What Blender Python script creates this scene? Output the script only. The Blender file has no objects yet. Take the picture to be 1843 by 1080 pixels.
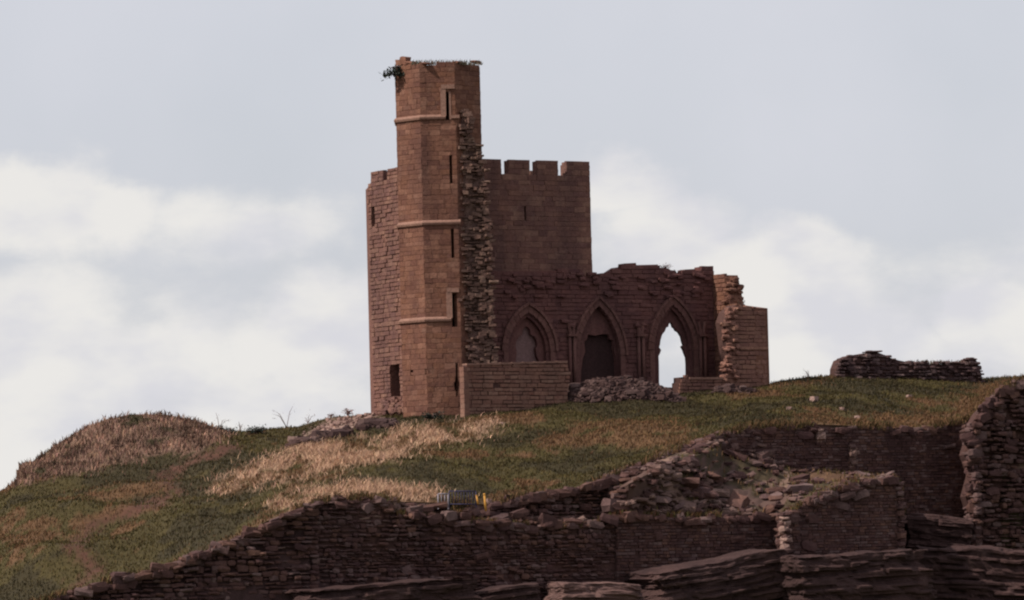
import bpy, math, random
import numpy as np
from mathutils import Vector, Matrix, noise
from mathutils.geometry import tessellate_polygon

random.seed(7); rng = np.random.default_rng(7)
scene = bpy.context.scene
COL = scene.collection
rad = math.radians

# ------------------------------------------------------------------ camera
F, W0, H0 = 9000.0, 1843.0, 1080.0
CAM = Vector((0.0, -315.0, 0.0))
PITCH, ROLL = 3.497, -1.45
ROT = Matrix.Rotation(rad(90 + PITCH), 3, 'X') @ Matrix.Rotation(rad(ROLL), 3, 'Z')
cd = bpy.data.cameras.new('camera'); cam = bpy.data.objects.new('camera', cd); COL.objects.link(cam)
cam.matrix_world = Matrix.Translation(CAM) @ ROT.to_4x4()
cd.sensor_width = 36.0; cd.lens = 36.0 * F / W0
cd.clip_start = 1.0; cd.clip_end = 20000.0
scene.camera = cam

# ------------------------------------------------------------------ world, sun, exposure
SUN_AZ, SUN_EL, SUN_STR = 67.0, 47.0, 5.0      # degrees to the left of the line camera -> castle, sun behind the camera
sun_from = Vector((-math.sin(rad(SUN_AZ)) * math.cos(rad(SUN_EL)), -math.cos(rad(SUN_AZ)) * math.cos(rad(SUN_EL)), math.sin(rad(SUN_EL))))
sl = bpy.data.lights.new('sun', 'SUN'); so = bpy.data.objects.new('sun', sl); COL.objects.link(so)
sl.energy = SUN_STR; sl.angle = rad(0.6); sl.color = (1.0, 0.93, 0.83)
so.rotation_euler = sun_from.to_track_quat('Z', 'Y').to_euler(); so.location = sun_from * 80

world = bpy.data.worlds.new('World'); scene.world = world; world.use_nodes = True
wn, wl = world.node_tree.nodes, world.node_tree.links
wn.clear()
scene.view_settings.view_transform = 'Standard'; scene.view_settings.look = 'None'
scene.view_settings.exposure = 0.0; scene.view_settings.gamma = 1.0
scene.view_settings.use_curve_mapping = False
scene.render.engine = 'CYCLES'
scene.cycles.use_denoising = True
scene.render.filter_size = 1.9 if hasattr(scene.render, 'filter_size') else 1.5
try: scene.cycles.filter_width = 2.2
except Exception: pass
scene.cycles.max_bounces = 5; scene.cycles.diffuse_bounces = 3

def ray(x, y): return ROT @ Vector(((x - W0 / 2) / F, (H0 / 2 - y) / F, -1.0))
def at(x, y, Y):
    d = ray(x, y); return CAM + d * ((Y - CAM.y) / d.y)

def build_world():
    def N(t, **k):
        n = wn.new(t)
        for a, b in k.items(): setattr(n, a, b)
        return n
    def math_(op, a, b=None, c=None):
        n = N('ShaderNodeMath', operation=op)
        for i, v in enumerate((a, b, c)):
            if v is None: continue
            if isinstance(v, (int, float)): n.inputs[i].default_value = v
            else: wl.new(v, n.inputs[i])
        return n.outputs[0]
    tc = N('ShaderNodeTexCoord'); d = tc.outputs['Generated']
    sky = N('ShaderNodeTexSky'); sky.sky_type = 'NISHITA'; sky.sun_disc = False
    sky.sun_elevation = rad(SUN_EL); sky.sun_rotation = math.atan2(sun_from.x, sun_from.y)
    sky.air_density = 1.0; sky.dust_density = 2.0; sky.ozone_density = 1.0
    # high thin veil of cloud over the blue
    veil = N('ShaderNodeMix', data_type='RGBA'); veil.inputs['Factor'].default_value = 0.85
    wl.new(sky.outputs[0], veil.inputs['A']); veil.inputs['B'].default_value = (6.92, 7.0, 7.6, 1)
    vn = N('ShaderNodeTexNoise'); wl.new(d, vn.inputs['Vector']); vn.inputs['Scale'].default_value = 9; vn.inputs['Detail'].default_value = 5
    vm = N('ShaderNodeMapRange'); wl.new(vn.outputs[0], vm.inputs[0]); vm.inputs[1].default_value = .3; vm.inputs[2].default_value = .7; vm.inputs[3].default_value = .72; vm.inputs[4].default_value = .97
    wl.new(vm.outputs[0], veil.inputs['Factor'])
    # stretch so that clouds near the horizon lie flat
    sc1 = N('ShaderNodeVectorMath', operation='MULTIPLY'); wl.new(d, sc1.inputs[0]); sc1.inputs[1].default_value = (1, 1, 1.9)
    n1 = N('ShaderNodeTexNoise'); wl.new(sc1.outputs[0], n1.inputs['Vector'])
    n1.inputs['Scale'].default_value = 22; n1.inputs['Detail'].default_value = 7; n1.inputs['Roughness'].default_value = 0.5; n1.inputs['Distortion'].default_value = 0.25
    n2 = N('ShaderNodeTexNoise'); wl.new(sc1.outputs[0], n2.inputs['Vector'])
    n2.inputs['Scale'].default_value = 55; n2.inputs['Detail'].default_value = 6; n2.inputs['Roughness'].default_value = 0.6
    nb = math_('MULTIPLY_ADD', n1.outputs[0], 2.2, -1.1)
    ns = math_('MULTIPLY_ADD', n2.outputs[0], 1.8, -0.9)
    # cumulus banks (real directions in the sky)
    wp = N('ShaderNodeTexNoise'); wl.new(d, wp.inputs['Vector']); wp.inputs['Scale'].default_value = 26; wp.inputs['Detail'].default_value = 7; wp.inputs['Roughness'].default_value = .58
    wc = N('ShaderNodeVectorMath', operation='SUBTRACT'); wl.new(wp.outputs['Color'], wc.inputs[0]); wc.inputs[1].default_value = (.5, .5, .5)
    ws = N('ShaderNodeVectorMath', operation='SCALE'); wl.new(wc.outputs[0], ws.inputs[0]); ws.inputs['Scale'].default_value = .024
    dw = N('ShaderNodeVectorMath', operation='ADD'); wl.new(d, dw.inputs[0]); wl.new(ws.outputs[0], dw.inputs[1])
    total = None
    for (px, py, r, amp) in CLOUDS:
        c = ray(px, py).normalized(); c = Vector((c.x, c.y, c.z * 1.6))
        m = N('ShaderNodeVectorMath', operation='MULTIPLY'); wl.new(dw.outputs[0], m.inputs[0]); m.inputs[1].default_value = (1, 1, 1.6)
        ds = N('ShaderNodeVectorMath', operation='DISTANCE'); wl.new(m.outputs[0], ds.inputs[0]); ds.inputs[1].default_value = c
        mr = N('ShaderNodeMapRange', interpolation_type='SMOOTHSTEP'); wl.new(ds.outputs['Value'], mr.inputs['Value'])
        mr.inputs['From Min'].default_value = 0.0; mr.inputs['From Max'].default_value = 1.6 * r / F
        mr.inputs['To Min'].default_value = amp; mr.inputs['To Max'].default_value = 0
        total = mr.outputs[0] if total is None else math_('MAXIMUM', total, mr.outputs[0])
    sep = N('ShaderNodeSeparateXYZ'); wl.new(d, sep.inputs[0])
    low = N('ShaderNodeMapRange', interpolation_type='SMOOTHSTEP'); wl.new(sep.outputs[2], low.inputs['Value'])
    low.inputs['From Min'].default_value = 0.06; low.inputs['From Max'].default_value = 0.09
    low.inputs['To Min'].default_value = 0.3; low.inputs['To Max'].default_value = -0.25
    dens = math_('ADD', math_('ADD', total, low.outputs[0]), math_('ADD', math_('MULTIPLY', nb, 0.55), math_('MULTIPLY', ns, 0.45)))
    cov = N('ShaderNodeMapRange', interpolation_type='SMOOTHSTEP'); wl.new(dens, cov.inputs['Value'])
    cov.inputs['From Min'].default_value = 0.0; cov.inputs['From Max'].default_value = 0.68
    # grey lavender undersides between the white heads
    g = N('ShaderNodeTexNoise'); wl.new(sc1.outputs[0], g.inputs['Vector']); g.inputs['Scale'].default_value = 34; g.inputs['Detail'].default_value = 4
    gm = N('ShaderNodeMapRange', interpolation_type='SMOOTHSTEP'); wl.new(g.outputs[0], gm.inputs['Value'])
    gm.inputs['From Min'].default_value = 0.36; gm.inputs['From Max'].default_value = 0.6
    cc = N('ShaderNodeMix', data_type='RGBA'); wl.new(gm.outputs[0], cc.inputs['Factor'])
    cc.inputs['A'].default_value = (6.95, 6.93, 7.35, 1); cc.inputs['B'].default_value = (8.25, 8.08, 7.85, 1)
    mix = N('ShaderNodeMix', data_type='RGBA'); wl.new(cov.outputs[0], mix.inputs['Factor'])
    wl.new(veil.outputs['Result'], mix.inputs['A']); wl.new(cc.outputs['Result'], mix.inputs['B'])
    bg = N('ShaderNodeBackground'); bg.inputs['Strength'].default_value = 0.1
    wl.new(mix.outputs['Result'], bg.inputs['Color'])
    out = N('ShaderNodeOutputWorld'); wl.new(bg.outputs[0], out.inputs[0])

CLOUDS = [(60, 335, 140, 1.1), (150, 375, 120, 1.0), (330, 400, 100, .5), (560, 400, 90, .5), (430, 415, 90, .4), (100, 590, 150, .55), (330, 640, 190, .5),
          (560, 590, 150, .8), (650, 560, 110, .5), (0, 840, 120, .8), (200, 700, 160, .45), (1130, 340, 110, 1.2), (1200, 400, 120, 1.15), (1290, 480, 140, .8), (1430, 440, 100, 1.15), (1470, 490, 90, .7), (1360, 560, 130, .7),
          (1755, 555, 70, 1.3), (1825, 590, 75, 1.2), (1480, 640, 140, .7), (1640, 650, 120, .5), (900, 330, 60, .5), (450, 740, 200, .4)]
build_world()

# ------------------------------------------------------------------ mesh helpers
def link(o): COL.objects.link(o); return o
def tri_mesh(name, V, T, mat=None, smooth=False, colors=None):
    V = np.asarray(V, np.float32).reshape(-1, 3); T = np.asarray(T, np.int32).reshape(-1, 3)
    me = bpy.data.meshes.new(name)
    me.vertices.add(len(V)); me.vertices.foreach_set('co', V.ravel())
    me.loops.add(T.size); me.loops.foreach_set('vertex_index', T.ravel())
    me.polygons.add(len(T))
    me.polygons.foreach_set('loop_start', np.arange(0, T.size, 3, dtype=np.int32))
    try: me.polygons.foreach_set('loop_total', np.full(len(T), 3, np.int32))
    except Exception: pass
    if smooth: me.polygons.foreach_set('use_smooth', np.ones(len(T), bool))
    else: me.polygons.foreach_set('use_smooth', np.zeros(len(T), bool))
    if colors is not None:
        a = me.color_attributes.new('tint', 'FLOAT_COLOR', 'POINT')
        C = np.ones((len(V), 4), np.float32); C[:, :3] = colors
        a.data.foreach_set('color', C.ravel())
    me.update(calc_edges=True)
    if mat: me.materials.append(mat)
    return me

class Shape:
    """collects triangles in world space"""
    def __init__(s): s.V = []; s.T = []; s.n = 0
    def add(s, V, T):
        V = np.asarray(V, float).reshape(-1, 3); s.V.append(V); s.T.append(np.asarray(T, int).reshape(-1, 3) + s.n); s.n += len(V)
    def hexa(s, P):  # 8 points: bottom ring 0-3, top ring 4-7
        q = [(0, 3, 2, 1), (4, 5, 6, 7), (0, 1, 5, 4), (1, 2, 6, 5), (2, 3, 7, 6), (3, 0, 4, 7)]
        T = [];
        for a, b, c, d in q: T += [(a, b, c), (a, c, d)]
        s.add(P, T)
    def tube(s, pts, r0, r1=None, k=7):
        r1 = r0 if r1 is None else r1
        pts = [Vector(p) for p in pts]; n = len(pts); V = []; T = []
        for i, p in enumerate(pts):
            t = (pts[min(i + 1, n - 1)] - pts[max(i - 1, 0)]).normalized()
            a = t.orthogonal().normalized(); b = t.cross(a); r = r0 + (r1 - r0) * i / max(1, n - 1)
            for j in range(k):
                w = 2 * math.pi * j / k; V.append(p + (a * math.cos(w) + b * math.sin(w)) * r)
        for i in range(n - 1):
            for j in range(k):
                a, b = i * k + j, i * k + (j + 1) % k; c, d = a + k, b + k
                T += [(a, b, d), (a, d, c)]
        for j in range(1, k - 1): T += [(0, j + 1, j), ((n - 1) * k, (n - 1) * k + j, (n - 1) * k + j + 1)]
        s.add([tuple(v) for v in V], T)
    def obj(s, name, mat, parent=None, B=None, smooth=False):
        V = np.concatenate(s.V); T = np.concatenate(s.T)
        if B is not None: V = V - np.array(B)
        o = link(bpy.data.objects.new(name, tri_mesh(name, V, T, mat, smooth)))
        if parent: o.parent = parent
        return o

def tag(o, label=None, cat=None, group=None, kind=None):
    if label: o['label'] = label
    if cat: o['category'] = cat
    if group: o['group'] = group
    if kind: o['kind'] = kind
    return o
def thing(name, B, label, cat, group=None):
    o = link(bpy.data.objects.new(name, None)); o.location = B; o.empty_display_size = 0.3
    return tag(o, label, cat, group, 'thing')

# ------------------------------------------------------------------ stone prototypes
def proto_block(seed):
    r = random.Random(seed); b = 0.06; V = []
    for z in (-.5, .5):
        for y in (-.5, .5):
            for x in (-.5, .5): V.append((x + r.uniform(-.03, .03), y, z + r.uniform(-.03, .03)))
    # front (y = -0.5) gets a smaller bevelled ring in front
    f = []
    for z in (-.5, .5):
        for x in (-.5, .5): f.append((x * (1 - b) + r.uniform(-.02, .02), -.5 - .06 + r.uniform(-.03, .03), z * (1 - 2.2 * b) + r.uniform(-.02, .02)))
    V += f
    q = [(2, 6, 7, 3), (0, 2, 3, 1)[::-1], (4, 6, 7, 5), (0, 4, 6, 2), (1, 3, 7, 5), (8, 9, 11, 10), (0, 1, 9, 8), (1, 5, 11, 9), (5, 4, 10, 11), (4, 0, 8, 10)]
    q[1] = (0, 2, 3, 1); T = []
    for a, b_, c, d in q: T += [(a, b_, c), (a, c, d)]
    return np.array(V), np.array(T)
def proto_rubble(seed, round_=0.32):
    r = random.Random(seed); idx = {}; V = []; T = []
    def vid(i, j, k):
        key = (i, j, k)
        if key not in idx:
            p = Vector((i, j, k)) * 0.5; q = p.normalized() * 0.62
            p = p.lerp(q, round_) + Vector((r.uniform(-.09, .09), r.uniform(-.09, .09), r.uniform(-.09, .09)))
            idx[key] = len(V); V.append(tuple(p))
        return idx[key]
    for ax in range(3):
        for sg in (-1, 1):
            for a in (-1, 0):
                for b in (-1, 0):
                    c = []
                    for (da, db) in ((0, 0), (1, 0), (1, 1), (0, 1)):
                        t = [0, 0, 0]; t[ax] = sg; t[(ax + 1) % 3] = a + da; t[(ax + 2) % 3] = b + db; c.append(vid(*t))
                    if sg < 0: c = c[::-1]
                    T += [(c[0], c[1], c[2]), (c[0], c[2], c[3])]
    return np.array(V), np.array(T)
PROTO = {'block': [proto_block(i) for i in range(6)], 'stone': [proto_rubble(20 + i) for i in range(8)]}
_pm = {}
def proto_mesh(kind, i, mat):
    k = (kind, i, mat.name)
    if k not in _pm: _pm[k] = tri_mesh(kind, *PROTO[kind][i], mat)
    return _pm[k]

class Pieces:
    """stones of one thing: the largest become objects, the rest one joined part"""
    def __init__(s): s.L = []
    def put(s, M, size, kind='block'): s.L.append((size, M, kind, random.randrange(len(PROTO[kind]))))
    def finish(s, parent, B, mat, limit=300, label=None, rest='masonry'):
        s.L.sort(key=lambda t: -t[0]); Ti = Matrix.Translation(-Vector(B))
        for size, M, kind, i in s.L[:limit]:
            o = bpy.data.objects.new(kind, proto_mesh(kind, i, mat)); COL.objects.link(o)
            o.parent = parent; o.matrix_basis = Ti @ M
        R = s.L[limit:]
        if R:
            sh = Shape()
            for size, M, kind, i in R:
                V, T = PROTO[kind][i]; A = np.array(M); sh.add(V @ A[:3, :3].T + A[:3, 3], T)
            o = sh.obj(rest, mat, parent, B); o['kind'] = 'stuff'

class Wall:
    """vertical plane; s runs to the viewer's right, N faces the viewer"""
    def __init__(s, P0, ang):
        s.P = Vector((P0[0], P0[1], 0)); a = rad(ang)
        s.U = Vector((math.cos(a), math.sin(a), 0)); s.N = Vector((math.sin(a), -math.cos(a), 0))
    def px(s, x, y):
        d = ray(x, y); k = (s.P - CAM).dot(s.N) / d.dot(s.N); p = CAM + d * k
        return ((p - s.P).dot(s.U), p.z)
    def poly(s, pts): return [s.px(*p) for p in pts]
    def pt(s, u, z, d=0.0): return s.P + s.U * u + s.N * d + Vector((0, 0, z))
    def mat(s, u, z, d, L, D, Hh, rz=0.0, tilt=0.0):
        R = Matrix((( s.U.x, -s.N.x, 0), (s.U.y, -s.N.y, 0), (0, 0, 1)))
        if rz or tilt: R = R @ Matrix.Rotation(rz, 3, 'Z') @ Matrix.Rotation(tilt, 3, 'Y')
        M = (R @ Matrix.Diagonal((L, D, Hh))).to_4x4(); M.translation = s.pt(u, z, d); return M
    def slab(s, outer, holes=(), front=-0.03, thick=0.6, sh=None):
        sh = sh or Shape()
        rings = [list(outer)] + [list(h) for h in holes]; flat = [p for r in rings for p in r]; n = len(flat)
        tri = tessellate_polygon([[Vector((a, b, 0)) for a, b in r] for r in rings])
        V = [tuple(s.pt(a, b, front)) for a, b in flat] + [tuple(s.pt(a, b, front - thick)) for a, b in flat]; T = []
        for a, b, c in tri: T += [(a, b, c), (a + n, c + n, b + n)]
        k = 0
        for r in rings:
            m = len(r)
            for i in range(m):
                a, b = k + i, k + (i + 1) % m; T += [(a, b, b + n), (a, b + n, a + n)]
            k += m
        sh.add(V, T); return sh
    def box(s, u0, u1, z0, z1, d0, d1, sh=None):
        sh = sh or Shape()
        P = [s.pt(u0, z0, d0), s.pt(u1, z0, d0), s.pt(u1, z0, d1), s.pt(u0, z0, d1), s.pt(u0, z1, d0), s.pt(u1, z1, d0), s.pt(u1, z1, d1), s.pt(u0, z1, d1)]
        sh.hexa([tuple(p) for p in P]); return sh
    def rect(s, x0, y0, x1, y1):
        a = s.px(x0, y1); b = s.px(x1, y0); return [(a[0], a[1]), (b[0], a[1]), (b[0], b[1]), (a[0], b[1])]

def spans(polys, z):
    xs = []
    for p in polys:
        m = len(p)
        for i in range(m):
            (x0, z0), (x1, z1) = p[i], p[(i + 1) % m]
            if (z0 > z) != (z1 > z): xs.append(x0 + (z - z0) / (z1 - z0) * (x1 - x0))
    xs.sort(); return [(xs[i], xs[i + 1]) for i in range(0, len(xs) - 1, 2)]

def courses(wall, outer, holes, pc, ch=0.3, l0=0.45, l1=0.95, prot=0.02, dep=0.3, gap=0.014, style='block', rough=0.0, zmin=None, skip=0.0, wave=0.0):
    polys = [outer] + list(holes); z = min(p[1] for p in outer) if zmin is None else zmin; zt = max(p[1] for p in outer)
    while z < zt:
        h = ch * (random.uniform(.82, 1.18) if style == 'block' else random.uniform(.65, 1.5))
        for (a, b) in spans(polys, z + h * .5):
            if b - a < 0.1: continue
            u = a; first = True
            while u < b - 0.02:
                L = random.uniform(l0, l1) * (random.uniform(.4, 1) if first else 1); first = False
                if b - u - L < l0 * .55: L = b - u
                if random.random() >= skip:
                    d = random.gauss(0, prot) + (wave * fbm(u * .55 + wall.P.x, z * .8, 1, 3) if wave else 0)
                    hh = h - gap; zz = z + h * .5
                    if rough: hh *= random.uniform(1 - rough, 1.0 + .15 * rough); zz += random.uniform(-.15, .15) * rough * h
                    LL = (L - gap) * (1 if not rough else random.uniform(1 - .35 * rough, 1.06))
                    k = 1.1 if style == 'stone' else 1
                    pc.put(wall.mat(u + L / 2, zz, d - dep / 2 + .01, LL * k, dep, hh * k, random.gauss(0, .05 * rough), random.gauss(0, .06 * rough)), L * h, style)
                u += L
        z += h

# ------------------------------------------------------------------ materials
def new_mat(name):
    m = bpy.data.materials.new(name); m.use_nodes = True; nt = m.node_tree; nt.nodes.clear()
    o = nt.nodes.new('ShaderNodeOutputMaterial'); b = nt.nodes.new('ShaderNodeBsdfPrincipled'); nt.links.new(b.outputs[0], o.inputs[0])
    b.inputs['Roughness'].default_value = .92; b.inputs['Specular IOR Level'].default_value = .15
    return m, nt, b
def stone_mat(name, tones, stain, lichen=None, stain_amt=.55, var=1.0, scale=1.0, lich_amt=.35, bump=.5):
    m, nt, b = new_mat(name); n = nt.nodes; l = nt.links
    geo = n.new('ShaderNodeNewGeometry'); oi = n.new('ShaderNodeObjectInfo')
    ad = n.new('ShaderNodeMath'); ad.operation = 'ADD'; l.new(geo.outputs['Random Per Island'], ad.inputs[0]); l.new(oi.outputs['Random'], ad.inputs[1])
    fr = n.new('ShaderNodeMath'); fr.operation = 'FRACT'; l.new(ad.outputs[0], fr.inputs[0])
    cr = n.new('ShaderNodeValToRGB'); l.new(fr.outputs[0], cr.inputs[0]); e = cr.color_ramp.elements
    e[0].position = 0; e[0].color = (*tones[0], 1); e[1].position = 1; e[1].color = (*tones[-1], 1)
    for i, t in enumerate(tones[1:-1]):
        x = e.new((i + 1) / (len(tones) - 1)); x.color = (*t, 1)
    pos = geo.outputs['Position']
    def noise_(sc, det, rough=.55, vec=None):
        t = n.new('ShaderNodeTexNoise'); l.new(vec or pos, t.inputs['Vector']); t.inputs['Scale'].default_value = sc; t.inputs['Detail'].default_value = det; t.inputs['Roughness'].default_value = rough; return t.outputs[0]
    def rng_(v, a, b_, c=0, d=1):
        t = n.new('ShaderNodeMapRange'); l.new(v, t.inputs[0]); t.inputs[1].default_value = a; t.inputs[2].default_value = b_; t.inputs[3].default_value = c; t.inputs[4].default_value = d; return t.outputs[0]
    def mix_(f, A, Bc, mode='MIX'):
        t = n.new('ShaderNodeMix'); t.data_type = 'RGBA'; t.blend_type = mode; l.new(f, t.inputs['Factor'])
        if isinstance(A, tuple): t.inputs['A'].default_value = (*A, 1)
        else: l.new(A, t.inputs['A'])
        if isinstance(Bc, tuple): t.inputs['B'].default_value = (*Bc, 1)
        else: l.new(Bc, t.inputs['B'])
        return t.outputs['Result']
    st = n.new('ShaderNodeVectorMath'); st.operation = 'MULTIPLY'; l.new(pos, st.inputs[0]); st.inputs[1].default_value = (1, 1, .28)
    c = mix_(rng_(noise_(.55 * scale, 6, .62, st.outputs[0]), .42, .68, 0, stain_amt), cr.outputs[0], stain)
    if lichen: c = mix_(rng_(noise_(1.3 * scale, 7, .68), .56, .74, 0, lich_amt), c, lichen)
    fine = rng_(noise_(7.0 * scale, 5, .7), .3, .7, .72, 1.28)
    mu = n.new('ShaderNodeVectorMath'); mu.operation = 'SCALE'; l.new(c, mu.inputs[0]); l.new(fine, mu.inputs['Scale'])
    l.new(mu.outputs[0], b.inputs['Base Color'])
    bp = n.new('ShaderNodeBump'); bp.inputs['Strength'].default_value = bump; bp.inputs['Distance'].default_value = .08
    l.new(noise_(5.0 * scale, 6, .7), bp.inputs['Height']); l.new(bp.outputs[0], b.inputs['Normal'])
    return m
def tint_mat(name, trans=0.0, var=.3):
    m, nt, b = new_mat(name); n = nt.nodes; l = nt.links
    at_ = n.new('ShaderNodeAttribute'); at_.attribute_name = 'tint'
    geo = n.new('ShaderNodeNewGeometry'); t = n.new('ShaderNodeTexNoise'); l.new(geo.outputs['Position'], t.inputs['Vector']); t.inputs['Scale'].default_value = 1.6; t.inputs['Detail'].default_value = 8; t.inputs['Roughness'].default_value = .7
    mr = n.new('ShaderNodeMapRange'); l.new(t.outputs[0], mr.inputs[0]); mr.inputs[1].default_value = .3; mr.inputs[2].default_value = .7; mr.inputs[3].default_value = 1 - var; mr.inputs[4].default_value = 1 + var
    s = n.new('ShaderNodeVectorMath'); s.operation = 'SCALE'; l.new(at_.outputs['Color'], s.inputs[0]); l.new(mr.outputs[0], s.inputs['Scale'])
    l.new(s.outputs[0], b.inputs['Base Color'])
    return m
def plain_mat(name, col, rough=.6, metal=0.0):
    m, nt, b = new_mat(name); n = nt.nodes; l = nt.links
    geo = n.new('ShaderNodeNewGeometry'); t = n.new('ShaderNodeTexNoise'); l.new(geo.outputs['Position'], t.inputs['Vector']); t.inputs['Scale'].default_value = 6; t.inputs['Detail'].default_value = 5
    mr = n.new('ShaderNodeMapRange'); l.new(t.outputs[0], mr.inputs[0]); mr.inputs[1].default_value = .3; mr.inputs[2].default_value = .7; mr.inputs[3].default_value = .75; mr.inputs[4].default_value = 1.15
    s = n.new('ShaderNodeVectorMath'); s.operation = 'SCALE'; s.inputs[0].default_value = col; l.new(mr.outputs[0], s.inputs['Scale'])
    l.new(s.outputs[0], b.inputs['Base Color']); b.inputs['Roughness'].default_value = rough; b.inputs['Metallic'].default_value = metal
    return m

M_TURRET = stone_mat('turret_sandstone', [(.146, .066, .045), (.174, .08, .054), (.122, .053, .038), (.214, .105, .073), (.157, .07, .044), (.135, .062, .047)], (.08, .038, .032), (.22, .128, .094), .75, lich_amt=.5)
M_KEEP = stone_mat('keep_sandstone', [(.16, .077, .062), (.196, .097, .073), (.128, .061, .052), (.24, .128, .094), (.17, .082, .065), (.15, .074, .064)], (.09, .047, .044), (.25, .15, .118), .75, lich_amt=.5)
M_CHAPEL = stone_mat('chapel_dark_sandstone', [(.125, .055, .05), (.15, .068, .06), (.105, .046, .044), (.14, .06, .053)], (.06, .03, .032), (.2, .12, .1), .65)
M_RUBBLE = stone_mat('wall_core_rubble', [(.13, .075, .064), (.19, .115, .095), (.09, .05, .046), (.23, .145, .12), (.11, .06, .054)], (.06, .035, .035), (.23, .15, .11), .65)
M_CLIFF = stone_mat('boundary_rubble', [(.075, .037, .034), (.105, .053, .045), (.06, .03, .029), (.13, .066, .05), (.08, .04, .038), (.15, .095, .088), (.07, .034, .032)], (.042, .021, .022), (.16, .1, .085), .65, lich_amt=.25)
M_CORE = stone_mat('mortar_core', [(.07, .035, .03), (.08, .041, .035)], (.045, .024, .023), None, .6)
M_ROCK = stone_mat('bedrock', [(.055, .029, .027), (.068, .037, .034)], (.027, .0145, .015), (.13, .08, .072), .8, scale=1.1, lich_amt=.4, bump=1.0)
M_MORTAR = stone_mat('torn_mortar', [(.15, .088, .072), (.16, .094, .077)], (.07, .04, .037), (.22, .14, .105), .7, scale=2.2, bump=1.0)
M_PIER = stone_mat('torn_stone', [(.135, .075, .06), (.18, .105, .082), (.1, .055, .046), (.21, .13, .1), (.12, .066, .052)], (.06, .034, .032), (.23, .15, .11), .6)
M_HEAP = stone_mat('heap_stone', [(.062, .034, .034), (.092, .054, .052), (.045, .025, .026), (.15, .098, .093), (.055, .03, .03)], (.045, .026, .027), None, .45)
M_HEAPD = stone_mat('dark_heap_stone', [(.05, .027, .025), (.078, .044, .039), (.036, .019, .019), (.125, .078, .07), (.045, .024, .023)], (.035, .019, .019), None, .4)
M_DOORSHADE = stone_mat('doorway_shade_stone', [(.04, .02, .02), (.05, .026, .025)], (.025, .013, .013), None, .5)  # near-black tone that paints the shade inside the middle arch
M_TRIM = stone_mat('dressed_trim', [(.23, .128, .098), (.25, .14, .107)], (.155, .08, .062), None, .5)
M_PALE = stone_mat('pale_infill', [(.19, .112, .107), (.21, .127, .12)], (.15, .086, .083), None, .4)
M_GROUND = tint_mat('hill_turf_soil', var=.28)
M_BLADE = tint_mat('grass_blades', var=.3)
M_FIELD = plain_mat('valley_field', (.07, .075, .03), .95)
M_LEAF = plain_mat('leaf_dark', (.035, .045, .035), .7)
M_TWIG = plain_mat('dry_twig', (.13, .075, .07), .8)
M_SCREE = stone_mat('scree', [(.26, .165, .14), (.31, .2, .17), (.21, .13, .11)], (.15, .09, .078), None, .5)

# ------------------------------------------------------------------ terrain
def lin(tab):
    xs = [a for a, b in tab]; ys = [b for a, b in tab]
    return lambda x: np.interp(x, xs, ys)
K = at(797, 500, 0.0); KX = K.x                      # castle corner (turret centre)
TH = 30.0
WFRONT = Wall((KX + .5 * 5.7, -.866 * 5.7), TH)      # line of the fallen chapel front wall
WBACK = Wall((KX + .5 * .9, -.866 * .9), TH)         # chapel back wall face
WKEEP = Wall((KX, 0), TH)
WLEFT = Wall((KX, 0), -60)

def wall_at(px, Y, ang): p = at(px, 900, Y); return Wall((p.x, p.y), ang)
W1 = wall_at(300, -50.0, 20); W2 = wall_at(560, -46.5, 30); W2B = wall_at(885, -39.3, 30); W3 = wall_at(1110, -37, 30)
W4 = wall_at(1415, -33.4, 30); W5 = wall_at(1300, -24, 30); W6 = wall_at(1745, -19.2, 26)
def wy(w, x, y=900):
    s, z = w.px(x, y); return w.pt(s, z).y

crest_y = lin([(-300, 1190), (60, 1088), (170, 1052), (290, 1030), (340, 1002), (430, 975), (490, 940), (540, 914), (600, 899), (650, 896), (690, 902), (790, 905), (885, 908), (950, 893), (1050, 876), (1100, 858), (1200, 818), (1300, 783), (1350, 768), (1450, 763), (1530, 766), (1640, 773), (1700, 764), (1740, 757), (1770, 735), (1800, 702), (1843, 682), (2150, 640)])
crest_Y = lin([(-300, wy(W1, -300) + .5), (560, wy(W1, 560) + .6), (575, wy(W2, 575) + .6), (690, wy(W2, 690) + .9), (790, -41.3), (885, wy(W2B, 885) + .5), (1095, wy(W2B, 1095) + .5), (1200, -30), (1300, wy(W5, 1300) + .5), (1745, wy(W5, 1745) + .5), (1800, wy(W6, 1800) + .6), (2150, wy(W6, 2150) + .6)])
sky_y = lin([(-300, 1010), (-60, 915), (0, 886), (28, 874), (34, 838), (60, 830), (100, 800), (150, 772), (190, 756), (235, 747), (300, 746), (350, 755), (405, 775), (440, 775), (540, 767), (570, 757), (600, 750), (640, 747), (672, 748), (760, 748), (840, 748), (930, 738), (1020, 722), (1120, 712), (1230, 706), (1310, 702), (1380, 694), (1400, 686), (1450, 680), (1510, 676), (1600, 674), (1770, 681), (1843, 679), (2150, 640)])
sky_Y = lin([(-300, -12), (0, -9), (150, -5), (300, -2), (410, 1), (540, 3), (640, 6), (672, 7.5), (715, 4), (745, -1), (775, -2.4), (828, -2.6), (846, -5.2), (1020, -1.6), (1380, 5.8), (1500, 10), (1843, 17), (2150, 24)])
base_y = lin([(-300, 1030), (0, 900), (30, 874), (150, 842), (250, 826), (330, 812), (400, 795), (430, 800), (540, 800), (672, 775), (840, 770), (1020, 748), (1230, 738), (1380, 716), (1510, 700), (1770, 700), (2150, 660)])
T_BASE = .74
def fbm(x, y, s=1.0, o=4):
    return noise.fractal(Vector((x * s, y * s, 3.7)), 1.0, 2.0, o)
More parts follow.
